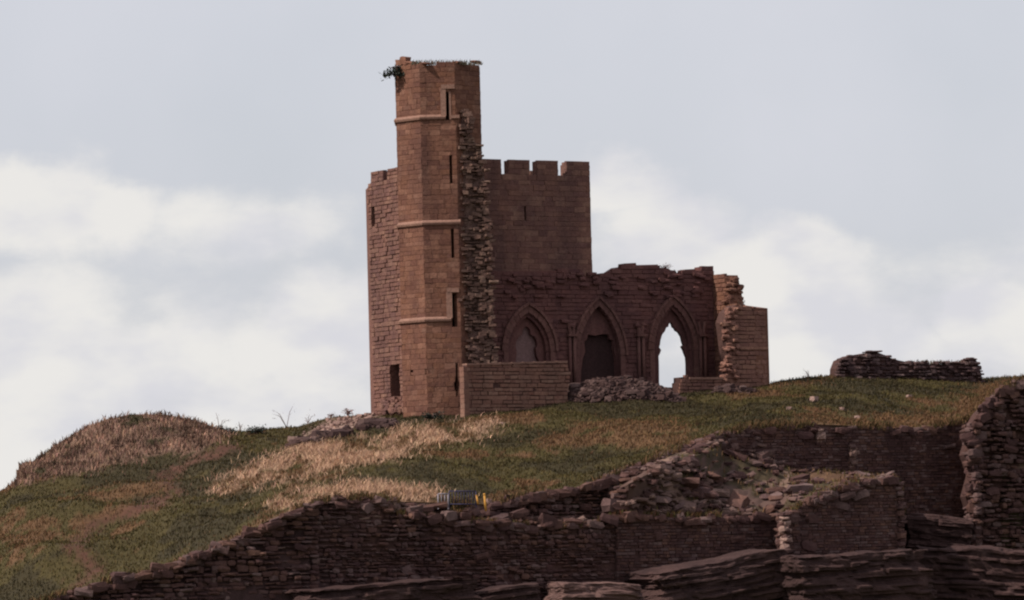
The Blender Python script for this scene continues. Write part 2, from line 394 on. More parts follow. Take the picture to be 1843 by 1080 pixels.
BUMPS = [(70, 1015, 85, 26, .95), (110, 925, 100, 16, .55), (230, 880, 70, 12, .5), (400, 945, 90, 18, .5), (330, 850, 40, 12, -.4), (190, 950, 45, 14, -.45), (700, 850, 80, 12, .4), (1150, 790, 90, 12, .4), (1500, 715, 120, 10, .35)]
def surf(x, t):
    """point of the hillside: x pixel column, t 0 (cliff edge) .. 1 (skyline) .. >1 behind"""
    y0, y1, yb = float(crest_y(x)), float(sky_y(x)), float(base_y(x)); Ya, Yb = float(crest_Y(x)), float(sky_Y(x))
    if t <= 1:
        y = y0 + (yb - y0) * (t / T_BASE) if t < T_BASE else yb + (y1 - yb) * ((t - T_BASE) / (1 - T_BASE))
        Y = Ya + (Yb - Ya) * t
        p = at(x, y, Y)
        a = .5 * fbm(p.x * .11, p.y * .11) + .16 * fbm(p.x * .5, p.y * .5)
        p.z += a * min(1, 6 * t) * min(1, 5 * (1 - t) + .15)
        for bx, by, rx, ry, am in BUMPS: p.z += am * math.exp(-((x - bx) / rx) ** 2 - ((y - by) / ry) ** 2)
        return p
    p = at(x, y1, Yb); k = t - 1
    p.y += k * 60; p.z -= .9 * k * k * 14 + k * (.35 if x > 640 and x < 1400 else 4.0)
    return p
xs = np.arange(-300, 2151, 7.0); ts = list(np.linspace(0, 1, 64)) + [1.02, 1.06, 1.12, 1.25, 1.5, 2.0, 3.0]

# --- ground cover painted by kind of plant (colour of the plants themselves)
GREEN, OLIVE, STRAW, RUSSET, PATH, HEATH, SCREE = (.062, .0465, .017), (.041, .031, .0138), (.36, .222, .148), (.115, .062, .031), (.075, .033, .022), (.18, .105, .076), (.24, .155, .128)
def inpoly(x, y, P):
    c = False; n = len(P)
    for i in range(n):
        (x0, y0), (x1, y1) = P[i], P[(i + 1) % n]
        if (y0 > y) != (y1 > y) and x < x0 + (y - y0) / (y1 - y0) * (x1 - x0): c = not c
    return c
P_STRAW = [[(360, 897), (430, 850), (480, 828), (530, 806), (600, 795), (690, 786), (740, 772), (800, 768), (850, 772), (905, 752), (900, 775), (850, 792), (780, 800), (740, 812), (690, 835), (640, 838), (560, 858), (470, 872), (400, 893)],
           [(480, 905), (560, 880), (640, 868), (720, 874), (800, 884), (795, 906), (690, 900), (600, 900), (520, 925)]]
P_SCREE = [(532, 800), (560, 775), (592, 756), (626, 749), (672, 748), (700, 760), (650, 772), (590, 786), (548, 804)]
P_HEATH = [[(20, 880), (30, 835), (100, 795), (160, 762), (240, 742), (310, 742), (412, 775), (400, 800), (330, 818), (250, 830), (150, 850)]]
P_RUSSET = [[(1000, 770), (1120, 755), (1250, 765), (1240, 800), (1100, 815), (980, 800)], [(1330, 772), (1440, 750), (1560, 748), (1640, 750), (1700, 722), (1790, 690), (1843, 678), (1800, 705), (1745, 760), (1640, 775), (1450, 768)],
            [(-20, 935), (70, 928), (150, 935), (140, 962), (30, 970), (-20, 968)], [(150, 880), (300, 868), (310, 890), (190, 905)], [(880, 890), (960, 880), (960, 895), (885, 908)], [(330, 1010), (430, 960), (520, 905), (620, 893), (520, 930), (430, 985)], [(1380, 688), (1510, 676), (1480, 690), (1400, 698)]]
PATHL = [(420, 806), (360, 826), (318, 842), (300, 862), (312, 884), (285, 905), (225, 925), (175, 944), (150, 968), (138, 985), (160, 1005), (168, 1030), (140, 1052)]
def path_d(x, y):
    best = 1e9
    for (x0, y0), (x1, y1) in zip(PATHL[:-1], PATHL[1:]):
        dx, dy = x1 - x0, y1 - y0; t = max(0, min(1, ((x - x0) * dx + (y - y0) * dy) / (dx * dx + dy * dy)))
        best = min(best, math.hypot((x - x0 - t * dx) * .6, (y - y0 - t * dy) * 1.4))
    return best
def to_px(p):
    v = ROT.transposed() @ (Vector(p) - CAM); return (W0 / 2 - F * v.x / v.z, H0 / 2 + F * v.y / v.z)
def cover(x, y, p):
    w = fbm(p.x * .5, p.y * .5, 1, 3); xx, yy = x + 26 * w, y + 7 * fbm(p.x * .4 + 9, p.y * .4, 1, 3)
    if path_d(x + 14 * w, y + 4 * w) < 9 + 3.5 * w: return 'path'
    if inpoly(x + 10 * w, y + 3 * w, P_SCREE): return 'scree'
    for P in P_STRAW:
        if inpoly(xx, yy, P): return 'straw' if fbm(p.x * .55 + p.y * .15, p.y * .5 - p.x * .1, 1, 3) + .5 * fbm(p.x * 1.6, p.y * 1.6, 1, 2) > .04 else ('russet' if w > -.1 else 'green')
    for P in P_HEATH:
        if inpoly(xx, yy, P): return 'heath' if fbm(p.x * .4 + 7, p.y * .4, 1, 3) > -.3 else 'olive'
    for P in P_RUSSET:
        if inpoly(xx, yy, P): return 'russet' if w > -.25 else 'green'
    v = fbm(p.x * .16 + 4, p.y * .16, 1, 4) + .25 * fbm(p.x * .9, p.y * .9, 1, 2)
    if v > .45: return 'russet'
    return 'green' if v > -.12 else 'olive'
COLR = dict(scree=SCREE, green=GREEN, olive=OLIVE, straw=STRAW, russet=RUSSET, path=PATH, heath=HEATH)

V = []; C = []
for t in ts:
    for x in xs:
        p = surf(float(x), float(t)); V.append(tuple(p))
        px, py = to_px(p) if t <= 1 else (x, 0)
        ks = [cover(px + random.gauss(0, 9), py + random.gauss(0, 3), p) for _ in range(3)] if t <= 1 else ['green']
        C.append(tuple(sum(COLR[k][i] * (.8 if k not in ('path', 'scree') else 1.0) for k in ks) / len(ks) for i in range(3)))
nx = len(xs); T = []
for j in range(len(ts) - 1):
    for i in range(nx - 1):
        a = j * nx + i; T += [(a, a + 1, a + nx + 1), (a, a + nx + 1, a + nx)]
V = np.array(V); C = np.array(C)
hill = link(bpy.data.objects.new('hill', tri_mesh('hill', V, T, M_GROUND, True, C))); tag(hill, kind='structure')
gp = Shape(); g = 7000
gp.add([(-g, -g, -4), (g, -g, -4), (g, g, -4), (-g, g, -4)], [(0, 1, 2), (0, 2, 3)])
tag(gp.obj('ground', M_FIELD), kind='structure')

# --- rock slope / terrace under the cliff edge
foot_y = lin([(-300, 1200), (690, 903), (885, 926), (1000, 941), (1090, 930), (1112, 880), (1200, 832), (1300, 803), (1350, 818), (1450, 846), (1530, 852), (1612, 862), (1640, 900), (1745, 960), (1800, 900), (2150, 900)])
mid_y = lin([(-300, 1200), (170, 1056), (690, 906), (720, 926), (790, 934), (860, 941), (1000, 951), (1060, 946), (1110, 927), (1200, 931), (1410, 926), (1480, 892), (1540, 868), (1612, 866), (1640, 960), (1745, 1000), (2150, 1000)])
mid_Y = lin([(-300, wy(W1, -300) + .6), (560, wy(W1, 560) + .7), (572, wy(W2, 572) + .7), (1110, wy(W2, 1110) + .7), (1120, wy(W3, 1120) + .7), (1405, wy(W3, 1405) + .7), (1425, wy(W4, 1425) + .7), (1612, wy(W4, 1612) + .7), (1622, wy(W5, 1622) + .4), (1745, wy(W5, 1745) + .4), (1760, wy(W6, 1760) + .7), (2150, wy(W6, 2150) + .7)])
rows = 34; V = []; C = []; xs2 = np.arange(-300, 2151, 9.0)
ROCKY = (.09, .052, .043)
for j in range(rows):
    q = j / (rows - 1)
    for x in xs2:
        x = float(x); yc, yf, ym = float(crest_y(x)) + 1, max(float(foot_y(x)), float(crest_y(x)) + 2), max(float(mid_y(x)), float(crest_y(x)) + 3)
        ym = max(ym, yf + .5); Yc = float(crest_Y(x)) + .05; Yf = Yc - .3 ; Ym = min(float(mid_Y(x)), Yf - .05)
        if 1095 < x < 1300: Yf = Yc - .3 - 3.5 * min(1, (x - 1095) / 40) * min(1, (1330 - x) / 60)
        if q < .2: r = q / .2; p = at(x, yc, Yc).lerp(at(x, yf, Yf), r)
        elif q < .6: r = (q - .2) / .4; p = at(x, yf, Yf).lerp(at(x, ym, Ym), r)
        else: r = (q - .6) / .4; p = at(x, ym, Ym).lerp(at(x, 1215, Ym - .4 - 1.5 * r), r)
        a = .5 * fbm(p.x * .4, p.y * .4 + p.z * .7) + .16 * fbm(p.x * 2, p.y * 2 + p.z)
        if 0 < q < .2 or q > .6: p.y += abs(a) * .8
        elif q >= .2: p.z += a * (.9 if 1100 < x < 1640 else .3) * math.sin(math.pi * (q - .2) / .4)
        V.append(tuple(p))
        v = fbm(p.x * .45 + 3, p.y * .45, 1, 4)
        c = ROCKY if v > .12 else ((.16, .098, .075) if v < -.4 else (.052, .036, .021))
        if x > 1420 and .2 < q < .6: c = (.1, .055, .034) if v > -.1 else (.055, .04, .021)
        if q > .6: c = (.05, .027, .026)
        C.append(c)
n2 = len(xs2); T = []
for j in range(rows - 1):
    for i in range(n2 - 1):
        a = j * n2 + i; T += [(a + 1, a, a + n2), (a + 1, a + n2, a + n2 + 1)]
CLV = np.array(V).reshape(rows, n2, 3)
cl = link(bpy.data.objects.new('cliff', tri_mesh('cliff', V, T, M_GROUND, False, np.array(C)))); tag(cl, kind='structure')

# ------------------------------------------------------------------ stair turret
AP = 2.66                                           # apothem of the octagon
def octo(ap, k):                                    # k-th corner pair of facet k (facet 0 faces the camera, going left)
    s = ap * math.tan(rad(22.5)); a = -45 * k       # facet wall direction
    w = Wall((0, 0), a); c = Vector((KX, 0, 0)) + w.N * ap; return Wall((c.x, c.y), a), s
WM, SH = octo(AP, 0); WL, _ = octo(AP, 1); WR, _ = octo(AP, -1)
zt = WM.px(800, 113)[1]; zb = WM.px(800, 748)[1] - 2.0; zj = WR.px(860, 258)[1]
B = (KX, 0, zb + 2.0)
turret = thing('stair_turret', B, 'tall eight-sided sandstone stair turret with a torn right side', 'turret')
core = Shape(); pc = Pieces()
def ellipse(w, x, y, rx, ry, n=10): return [w.px(x + rx * math.cos(2 * math.pi * i / n), y + ry * math.sin(2 * math.pi * i / n)) for i in range(n)]
holesM = [WM.rect(802, 164, 808.5, 217), WM.rect(810, 278, 813.5, 331), WM.rect(813, 412, 816.8, 468), WM.rect(814, 528, 822, 592),
          WM.poly([(821, 712), (821, 705), (817.5, 698), (817.5, 688), (820.5, 680), (820.5, 655), (824, 655), (824, 680), (827, 688), (827, 698), (824, 705), (824, 712)])]
holesL = [WL.rect(734.5, 566, 739.5, 571), WL.rect(761, 564, 766, 569), WL.rect(739, 670, 744, 675), WL.rect(765, 666, 770, 671)]
for k in range(-3, 5):
    w, s = octo(AP, k); h = {0: holesM, 1: holesL}.get(k, [])
    x1 = s
    outer = [(-s, zb), (x1, zb), (x1, zt - .1), (-s, zt - .1)]
    if k == -1: outer = [(-s, zb), (s - .55, zb), (s - .55, zj), (s, zj + .1), (s, zt - .05), (-s, zt - .05)]
    if k in (0, 1): # uneven top
        top = [(s, zt + random.uniform(-.12, .05))] + [(s - 2 * s * i / 9, zt + random.uniform(-.16, .06)) for i in range(1, 9)] + [(-s, zt - .05)]
        outer = [(-s, zb), (s, zb)] + top
    w.slab(outer, h, -.022, .55, core)
    if k in (-1, 0, 1, 2): courses(w, outer, h, pc, .31, .42, .85, .006, .2, .007, zmin=zb + 1.6)
# roof slab inside the parapet
P8 = [octo(AP - .3, k)[0].pt(-octo(AP - .3, k)[1], 0) for k in range(8)]
rs = Shape(); V = [(p.x, p.y, zt - .5) for p in P8] + [(p.x, p.y, zt - .8) for p in P8]; T = []
for i in range(1, 7): T += [(0, i, i + 1), (8, 8 + i + 1, 8 + i)]
for i in range(8): a, b = i, (i + 1) % 8; T += [(a, b, b + 8), (a, b + 8, a + 8)]
rs.add(V, T)
wallp = core.obj('wall_core', M_TURRET, turret, B); rs.obj('roof_slab', M_CORE, turret, B)
def string_course(y, ks, half=None):
    z = WM.px(770, y)[1]; prof = [(.0, -.16), (.13, -.14), (.17, -.02), (.15, .05), (.0, .17)]
    for k in ks:
        sh = Shape(); V = []
        for (o, dz) in prof:
            w, s = octo(AP + o, k); e1 = s
            if half and k == 0: e1 = half
            V += [tuple(w.pt(-s, z + dz)), tuple(w.pt(e1, z + dz))]
        n = len(prof); T = []
        for i in range(n - 1): a = 2 * i; T += [(a, a + 1, a + 3), (a, a + 3, a + 2)]
        for i in range(1, n - 1): T += [(0, 2 * i + 2, 2 * i), (1, 2 * i + 1, 2 * i + 3)]
        sh.add(V, T); sh.obj('string_course', M_TRIM, turret, B)
string_course(211, (2, 1, 0), WM.px(802, 211)[0]); string_course(401, (2, 1, 0), WM.px(829, 401)[0]); string_course(575, (2, 1, 0), WM.px(812, 575)[0])
def wbox(w, x0, y0, x1, y1, d0, d1, name, mat, parent, B):
    r = w.rect(x0, y0, x1, y1); return w.box(r[0][0], r[1][0], r[0][1], r[2][1], d0, d1).obj(name, mat, parent, B)
wbox(WM, 793.5, 160, 802, 209, -.05, .14, 'hood_mould', M_TRIM, turret, B); wbox(WM, 793.5, 152, 818, 160.5, -.05, .16, 'hood_mould', M_TRIM, turret, B)
wbox(WM, 808.5, 165, 811, 215, -.05, .05, 'jamb', M_TRIM, turret, B); wbox(WM, 812, 207, 827, 213, -.05, .12, 'string_course', M_TRIM, turret, B)
wbox(WM, 804, 526, 813.5, 573, -.05, .14, 'hood_mould', M_TRIM, turret, B); wbox(WM, 804, 518, 826, 526.5, -.05, .16, 'hood_mould', M_TRIM, turret, B)
# torn wall stub: ragged rubble
WP = Wall((KX + .95, -2.62), 14)
pier = WP.poly([(838, 770), (838, 600), (833, 560), (824, 548), (824, 536), (832, 528), (830, 470), (828, 400), (827, 300), (827, 235), (829, 200), (838, 190), (846, 200), (850, 215), (848, 240), (856, 255), (868, 262), (869, 300), (875, 316), (877, 380), (883, 400), (884, 470), (887, 500), (888, 560), (889, 600), (896, 650), (897, 770)])
core = Shape(); WP.slab(pier, (), -.5, 1.9, core); core.obj('torn_wall_core', M_CORE, turret, B)
lump = Shape(); zs_ = np.arange(WP.px(840, 700)[1], max(p[1] for p in pier) - .1, .16); V = []; T = []; m_ = 15
for z in zs_:
    sp = spans([pier], z); a_, b_ = sp[0][0], sp[-1][1]
    for i in range(m_):
        u = a_ + (b_ - a_) * i / (m_ - 1); e = min(1, 5 * min(i, m_ - 1 - i) / (m_ - 1)); f = fbm(u * 1.1, z * .9, 1, 5) * .3 + .12 * noise.noise(Vector((u * 4, z * 4, 0)))
        V.append(tuple(WP.pt(u, z + random.uniform(-.03, .03), -.45 + e * (.28 + f))))
for j in range(len(zs_) - 1):
    for i in range(m_ - 1):
        k = j * m_ + i; T += [(k, k + 1, k + m_ + 1), (k, k + m_ + 1, k + m_)]
lump.add(V, T); lump.obj('torn_mortar', M_MORTAR, turret, B)
pr = Pieces()
courses(WP, pier, (), pr, .19, .2, .6, .08, .3, .006, 'block', .8, zmin=WP.px(840, 690)[1], skip=.3, wave=.22)
for _ in range(210):
    y = random.uniform(200, 655); x0 = np.interp(y, [200, 400, 600, 650], [830, 830, 839, 841]); x1 = np.interp(y, [200, 255, 262, 400, 600, 650], [847, 847, 866, 881, 888, 894])
    x = x1 - abs(random.gauss(0, .3)) * (x1 - x0) if random.random() < .6 else random.uniform(x0, x1)
    s, z = WP.px(x, y); pr.put(WP.mat(s, z, -.13 + .3 * fbm(s * 1.1, z * .9, 1, 5), random.uniform(.2, .5), .4, random.uniform(.09, .24), random.uniform(-.3, .3), random.uniform(-.14, .14)), random.random() * .3, 'block')
for _ in range(14):   # sticking out stones on the torn edge
    y = random.uniform(300, 640); x = np.interp(y, [290, 400, 500, 600, 650], [873, 882, 887, 889, 895]) + random.uniform(-4, 2)
    s, z = WP.px(x, y); pr.put(WP.mat(s, z, random.uniform(-.35, .05), random.uniform(.3, .6), .5, random.uniform(.14, .26), random.uniform(-.3, .3), random.uniform(-.12, .12)), .12, 'stone')
pr.finish(turret, B, M_PIER, 130, rest='torn_rubble')
# loose cap stones at the top left corner
for (x, y, a, b_) in [(716, 113, .55, .35), (724, 109, .5, .5), (733, 113, .8, .25), (762, 114, .4, .15), (830, 113, .7, .16), (862, 111, .6, .14)]:
    w = WL if x < 767 else (WM if x < 830 else WR); s, z = w.px(x, y)
    pc.put(w.mat(s, z, -.25, a, .5, b_, .1, .1), 9, 'stone')
pc.finish(turret, B, M_TURRET, 300)

# ------------------------------------------------------------------ keep
zk = WKEEP.px(900, 318)[1]; zkb = WKEEP.px(1000, 748)[1] - 2; B = (KX + 2, 5, zkb + 2)
keep = thing('keep_tower', B, 'square battlemented stone keep behind the stair turret', 'tower')
send = WKEEP.px(1062, 340)[0]; ztop = WKEEP.px(1040, 289)[1]
core = Shape(); pc = Pieces()
merl = [(862, 902), (915, 953), (966, 1004), (1019, 1060.5)]
slit = WKEEP.rect(943.5, 368, 946.5, 398)
out = [(0, zkb), (send, zkb), (send, zk)]
mer_s = [(WKEEP.px(a, 300)[0], WKEEP.px(b, 300)[0]) for a, b in merl]; mer_s[-1] = (mer_s[-1][0], send)
mj = [random.uniform(-.07, .03) for _ in mer_s]
for (a, b), j_ in zip(reversed(mer_s), mj): out += [(b, zk), (b, ztop + j_ - .08), (b - .12, ztop + j_), (a + .5, ztop + j_ + .03), (a, ztop + j_ - .03), (a, zk)]
out += [(0, zk)]
dd = []
for p in out:
    if not dd or (abs(p[0] - dd[-1][0]) + abs(p[1] - dd[-1][1])) > 1e-4: dd.append(p)
out = dd
body = [(0, zkb), (send, zkb), (send, zk), (0, zk)]
WKEEP.slab(body, [slit], -.022, 1.2, core)
courses(WKEEP, out, [slit], pc, .33, .5, 1.05, .007, .22, .008, zmin=WKEEP.px(1000, 505)[1])
zl = [WLEFT.px(x, y) for x, y in ((664, 420), (700, 330))]
left_px = [(674, 790), (673, 745), (668, 560), (663, 400), (660.5, 345), (661, 336), (667, 328)]
sleft = WLEFT.px(662, 345)[0]
zlc = WLEFT.px(700, 326)[1]
lout = WLEFT.poly(left_px + [(668, 310), (689, 307), (690, 322), (697, 324), (698, 303.5), (716, 301), (716.5, 322), (722, 322), (724, 300), (760, 297), (775, 790)])
lbody = [p for p in WLEFT.poly(left_px)] + WLEFT.poly([(690, 327), (722, 325), (775, 318), (775, 790)])
hl = [WLEFT.rect(703.5, 654, 719, 716), WLEFT.rect(669, 372, 674.5, 408)]
WLEFT.slab(lbody, hl, -.035, 1.0, core)
courses(WLEFT, lout, hl, pc,   .27, .3, .75, .022, .26, .01, 'block', .22, zmin=WLEFT.px(690, 760)[1])
# rebuilt rubble at the foot of the left wall
for _ in range(40):
    x, y = random.uniform(692, 735), random.uniform(718, 745); s, z = WLEFT.px(x, y)
    pc.put(WLEFT.mat(s, z, random.uniform(0, .08), random.uniform(.35, .7), .4, random.uniform(.2, .35), 0, random.uniform(-.1, .1)), .2, 'stone')
# far walls
v9 = -sleft - .25
WBK = Wall((KX - .5 * v9, .866 * v9), 30); WFR = Wall((KX + .866 * send, .5 * send), -60)
WBK.slab([(.3, zkb), (send, zkb), (send, zk), (.3, zk)], (), -.1, 1.0, core)
WFR.slab([(-v9, zkb), (0, zkb), (0, zk), (-v9, zk)], (), 0.9, .9, core)
kc = core.obj('wall_core', M_KEEP, keep, B)
for a, b in mer_s: WKEEP.slab([(a + .01, zk - .2), (b - .01, zk - .2), (b - .01, ztop - .1), (a + .01, ztop - .1)], (), -.03, .55).obj('merlon', M_KEEP, keep, B)
for pts in ([(668.5, 330), (690, 327), (689, 307.5), (668.5, 310.5)], [(698, 326), (716, 325), (716, 301.5), (698, 304)], [(724, 325), (760, 322), (760, 298), (724, 300.5)]):
    WLEFT.slab(WLEFT.poly(pts), (), -.03, .5).obj('merlon', M_KEEP, keep, B)
for i in range(4):
    a = .6 + i * 2.55; WBK.slab([(a, zk - .2), (a + 1.5, zk - .2), (a + 1.5, ztop - .05), (a, ztop - .05)], (), -.4, .5).obj('merlon', M_KEEP, keep, B)
for i in range(3):
    a = -v9 + 1.2 + i * 2.7; WFR.slab([(a, zk - .2), (a + 1.5, zk - .2), (a + 1.5, ztop - .05), (a, ztop - .05)], (), .5, .5).obj('merlon', M_KEEP, keep, B)
rf = Shape(); p = [WKEEP.pt(.5, zk - 1.2, -.6), WKEEP.pt(send - .5, zk - 1.2, -.6), WBK.pt(send - .5, zk - 1.2, .2), WBK.pt(.5, zk - 1.2, .2)]
rf.hexa([tuple(q - Vector((0, 0, .3))) for q in p] + [tuple(q) for q in p]); rf.obj('roof_slab', M_CORE, keep, B)
pc.finish(keep, B, M_KEEP, 300)

# ------------------------------------------------------------------ chapel ruin
zc = WBACK.px(1000, 720)[1] - 2; B = tuple(WBACK.pt(10, zc + 2, 2))
chapel = thing('chapel_ruin', B, 'roofless chapel wall with three pointed arches and a broken end wall', 'ruin')
def arch(w, xl, xr, ys, ya, ybot, n=9):
    """pointed arch opening in plane coordinates from pixel feet"""
    a = w.px(xl, ys); b = w.px(xr, ys); z0 = (a[1] + b[1]) / 2; c = (a[0] + b[0]) / 2; hw = (b[0] - a[0]) / 2; hh = w.px((xl + xr) / 2, ya)[1] - z0; zb = w.px((xl + xr) / 2, ybot)[1]
    return arch_pts(c, z0, hw, hh, zb, n), (c, z0, hw, hh, zb)
def arch_pts(c, z0, hw, hh, zb, n=9):
    r = (hw * hw + hh * hh) / (2 * hw); f = math.asin(min(1, hh / r)); L = []
    for i in range(n + 1):
        t = f * i / n; L.append((c - hw + r - r * math.cos(t), z0 + r * math.sin(t)))
    R_ = [(2 * c - x, z) for x, z in reversed(L[:-1])]
    return [(c - hw, zb)] + L + R_ + [(c + hw, zb)]
A1, a1 = arch(WBACK, 914, 990, 632, 562, 715); A2, a2 = arch(WBACK, 1042, 1116, 640, 550, 715); A3, a3 = arch(WBACK, 1177, 1248, 630, 548, 700)
bout = WBACK.poly([(866, 765), (866, 487), (900, 488), (1049, 487), (1052, 496), (1068, 500), (1079, 503), (1080, 492), (1098, 490), (1112, 481), (1124, 480), (1125, 474), (1145, 473), (1146, 477), (1184, 476), (1187, 482), (1203, 483), (1216, 491), (1232, 490), (1233, 485), (1251, 484), (1253, 487), (1262, 487), (1262, 480), (1283, 479), (1285, 495), (1296, 498), (1300, 765)])
core = Shape(); pc = Pieces()
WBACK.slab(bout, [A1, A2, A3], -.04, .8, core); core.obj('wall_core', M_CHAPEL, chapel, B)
zc0 = WBACK.px(1000, 705)[1]
courses(WBACK, bout, [A1, A2, A3], pc, .29, .4, .9, .025, .25, .01, 'block', .2, zmin=zc0)
# ragged broken masonry along the top, with proud stones where the vault tore away
for _ in range(110):
    x = random.uniform(905, 1280); y = random.uniform(492, 535) if random.random() < .6 else random.uniform(570, 600) 
    if y > 540 and not (1005 < x < 1030 or 1125 < x < 1165): continue
    s, z = WBACK.px(x, y); pc.put(WBACK.mat(s, z, random.uniform(.0, .12), random.uniform(.3, .7), .35, random.uniform(.14, .28), 0, random.uniform(-.06, .06)), .15, 'stone')
def voussoirs(w, par, b, d0, d1, n, mat, down=0.0):
    c, z0, hw, hh, zb = par
    I = arch_pts(c, z0, hw, hh, zb, n); O = arch_pts(c, z0, hw + b, hh + b * 1.25, zb, n)
    for i in range(1, len(I) - 2):
        (x0, q0), (x1, q1), (x2, q2), (x3, q3) = I[i], I[i + 1], O[i + 1], O[i]
        g = .03; e = random.uniform(-.015, .02)
        def L(a, b_, t): return a + (b_ - a) * t
        pts = [(L(x0, x1, g), L(q0, q1, g)), (L(x1, x0, g), L(q1, q0, g)), (L(x2, x3, g), L(q2, q3, g)), (L(x3, x2, g), L(q3, q2, g))]
        sh = Shape(); sh.hexa([tuple(w.pt(a, z, d1 + e)) for a, z in pts] + [tuple(w.pt(a, z, d0)) for a, z in pts]); sh.obj('voussoir', mat, chapel, B)
    if down:
        for s0, s1 in ((c - hw - b, c - hw), (c + hw, c + hw + b)): w.box(s0, s1, z0 - down, z0 - .02, d0, d1).obj('jamb', mat, chapel, B)
M_VOUS = stone_mat('arch_stone', [(.14, .065, .055), (.165, .08, .068), (.125, .057, .05)], (.075, .038, .037), (.22, .135, .1), .6)
for par in (a1, a2, a3):
    voussoirs(WBACK, par, .34, -.2, .09, 8, M_VOUS, 2.2)
    c, z0, hw, hh, zb = par; voussoirs(WBACK, (c, z0, hw + .36, hh + .45, zb), .16, -.1, .22, 8, M_VOUS)
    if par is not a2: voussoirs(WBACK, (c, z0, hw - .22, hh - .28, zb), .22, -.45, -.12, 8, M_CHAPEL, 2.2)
# tracery plates set back in the arches
WT = Wall(WBACK.pt(0, 0, -.42)[:2], TH)
cusp3 = WT.poly([(1186.5, 700), (1186, 655), (1185.5, 641), (1188, 636), (1190, 630), (1186.5, 625), (1188, 620), (1189, 612), (1192, 602), (1197, 596), (1199, 590), (1203, 588), (1204, 583), (1207, 579), (1210, 583), (1212, 589), (1215, 591), (1217, 595), (1222, 598), (1227, 606), (1229, 615), (1231, 621), (1227.5, 624), (1231, 630), (1233, 636), (1236, 643), (1237, 655), (1237.5, 700)])
pl = WT.poly([(1160, 720), (1160, 600), (1180, 555), (1211, 533), (1245, 555), (1265, 600), (1265, 720)])
pb = [min(p[1] for p in pl)]
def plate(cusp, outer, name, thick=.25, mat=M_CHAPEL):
    # one ring: outer down, then cusped opening open at the bottom
    zbm = cusp[0][1]; o = [(outer[0][0], zbm)] + outer[1:-1] + [(outer[-1][0], zbm)]
    ring = o + [cusp[-1]] + list(reversed(cusp[:-1]))
    return WT.slab(ring, (), 0, thick).obj(name, mat, chapel, B)
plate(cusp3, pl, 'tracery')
cusp1 = WT.poly([(927, 715), (928, 650), (930, 634), (928, 622), (930, 612), (935, 605), (940, 602), (941, 592), (946, 588), (950, 588), (954, 594), (955, 602), (962, 606), (966, 614), (967, 622), (964, 628), (966, 640), (972, 655), (974, 715)])
pl1 = WT.poly([(902, 720), (902, 610), (920, 575), (951, 550), (985, 575), (1002, 610), (1002, 720)])
plate(cusp1, pl1, 'tracery')
WI = Wall(WBACK.pt(0, 0, -.7)[:2], TH)
r = WI.rect(915, 570, 990, 712); WI.box(r[0][0], r[1][0], r[0][1] - 1, r[2][1], 0, -.09).obj('infill_or_shade_panel', M_PALE, chapel, B)
pl2 = WT.poly([(1030, 720), (1030, 610), (1048, 570), (1078, 540), (1108, 570), (1128, 610), (1128, 720)])
door = WT.poly([(1045, 715), (1046, 668), (1049, 645), (1053, 634), (1052, 615), (1057, 610), (1058, 602), (1072, 604), (1085, 601), (1096, 602), (1098, 611), (1104, 613), (1105, 628), (1108, 640), (1111, 655), (1113, 680), (1114, 715)])
plate(door, pl2, 'tympanum', .3)
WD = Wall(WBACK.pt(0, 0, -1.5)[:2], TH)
r = WD.rect(1020, 560, 1130, 712); WD.box(r[0][0] - .6, r[1][0] + .6, r[0][1] - 1.5, r[2][1] + .5, 0, -.3).obj('infill_or_shade_panel', M_CORE, chapel, B)  # added back panel, dark stone standing in for the doorway's shade
for xx in (1040, 1118):  # sides and head piece in dark core stone, painted doorway shade too
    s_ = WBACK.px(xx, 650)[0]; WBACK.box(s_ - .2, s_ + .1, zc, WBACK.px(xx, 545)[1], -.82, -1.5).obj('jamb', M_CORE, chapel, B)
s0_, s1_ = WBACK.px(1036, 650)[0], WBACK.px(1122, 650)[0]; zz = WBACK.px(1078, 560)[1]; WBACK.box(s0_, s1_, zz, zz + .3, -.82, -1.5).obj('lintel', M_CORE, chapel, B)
r = WBACK.rect(1036, 590, 1120, 712); WBACK.box(r[0][0], r[1][0], r[0][1] - 1, r[2][1], -.855, -.8).obj('infill_or_shade_panel', M_DOORSHADE, chapel, B)  # added thin panel, shade of the middle doorway painted as dark stone
# vault shafts with capitals and broken springers
for xx in (1027, 1151, 1262):
    s_, zt_ = WBACK.px(xx, 606); zb_ = WBACK.px(xx, 705)[1]; sh = Shape()
    for off in (-.17, .17): sh.tube([WBACK.pt(s_ + off, zb_, .16), WBACK.pt(s_ + off, zt_, .16)], .11, k=8)
    sh.obj('vault_shaft', M_VOUS, chapel, B, True)
    WBACK.box(s_ - .36, s_ + .36, zt_, zt_ + .16, 0, .36).obj('capital', M_VOUS, chapel, B)
    sh = Shape()
    for sg in (-1, 1): sh.tube([WBACK.pt(s_ + sg * .1, zt_ + .1, .15), WBACK.pt(s_ + sg * .14, zt_ + .5, .14), WBACK.pt(s_ + sg * .26, zt_ + .95, .1)], .13, .1, k=6)
    sh.obj('broken_springer', M_VOUS, chapel, B)
pc.finish(chapel, B, M_CHAPEL, 260)
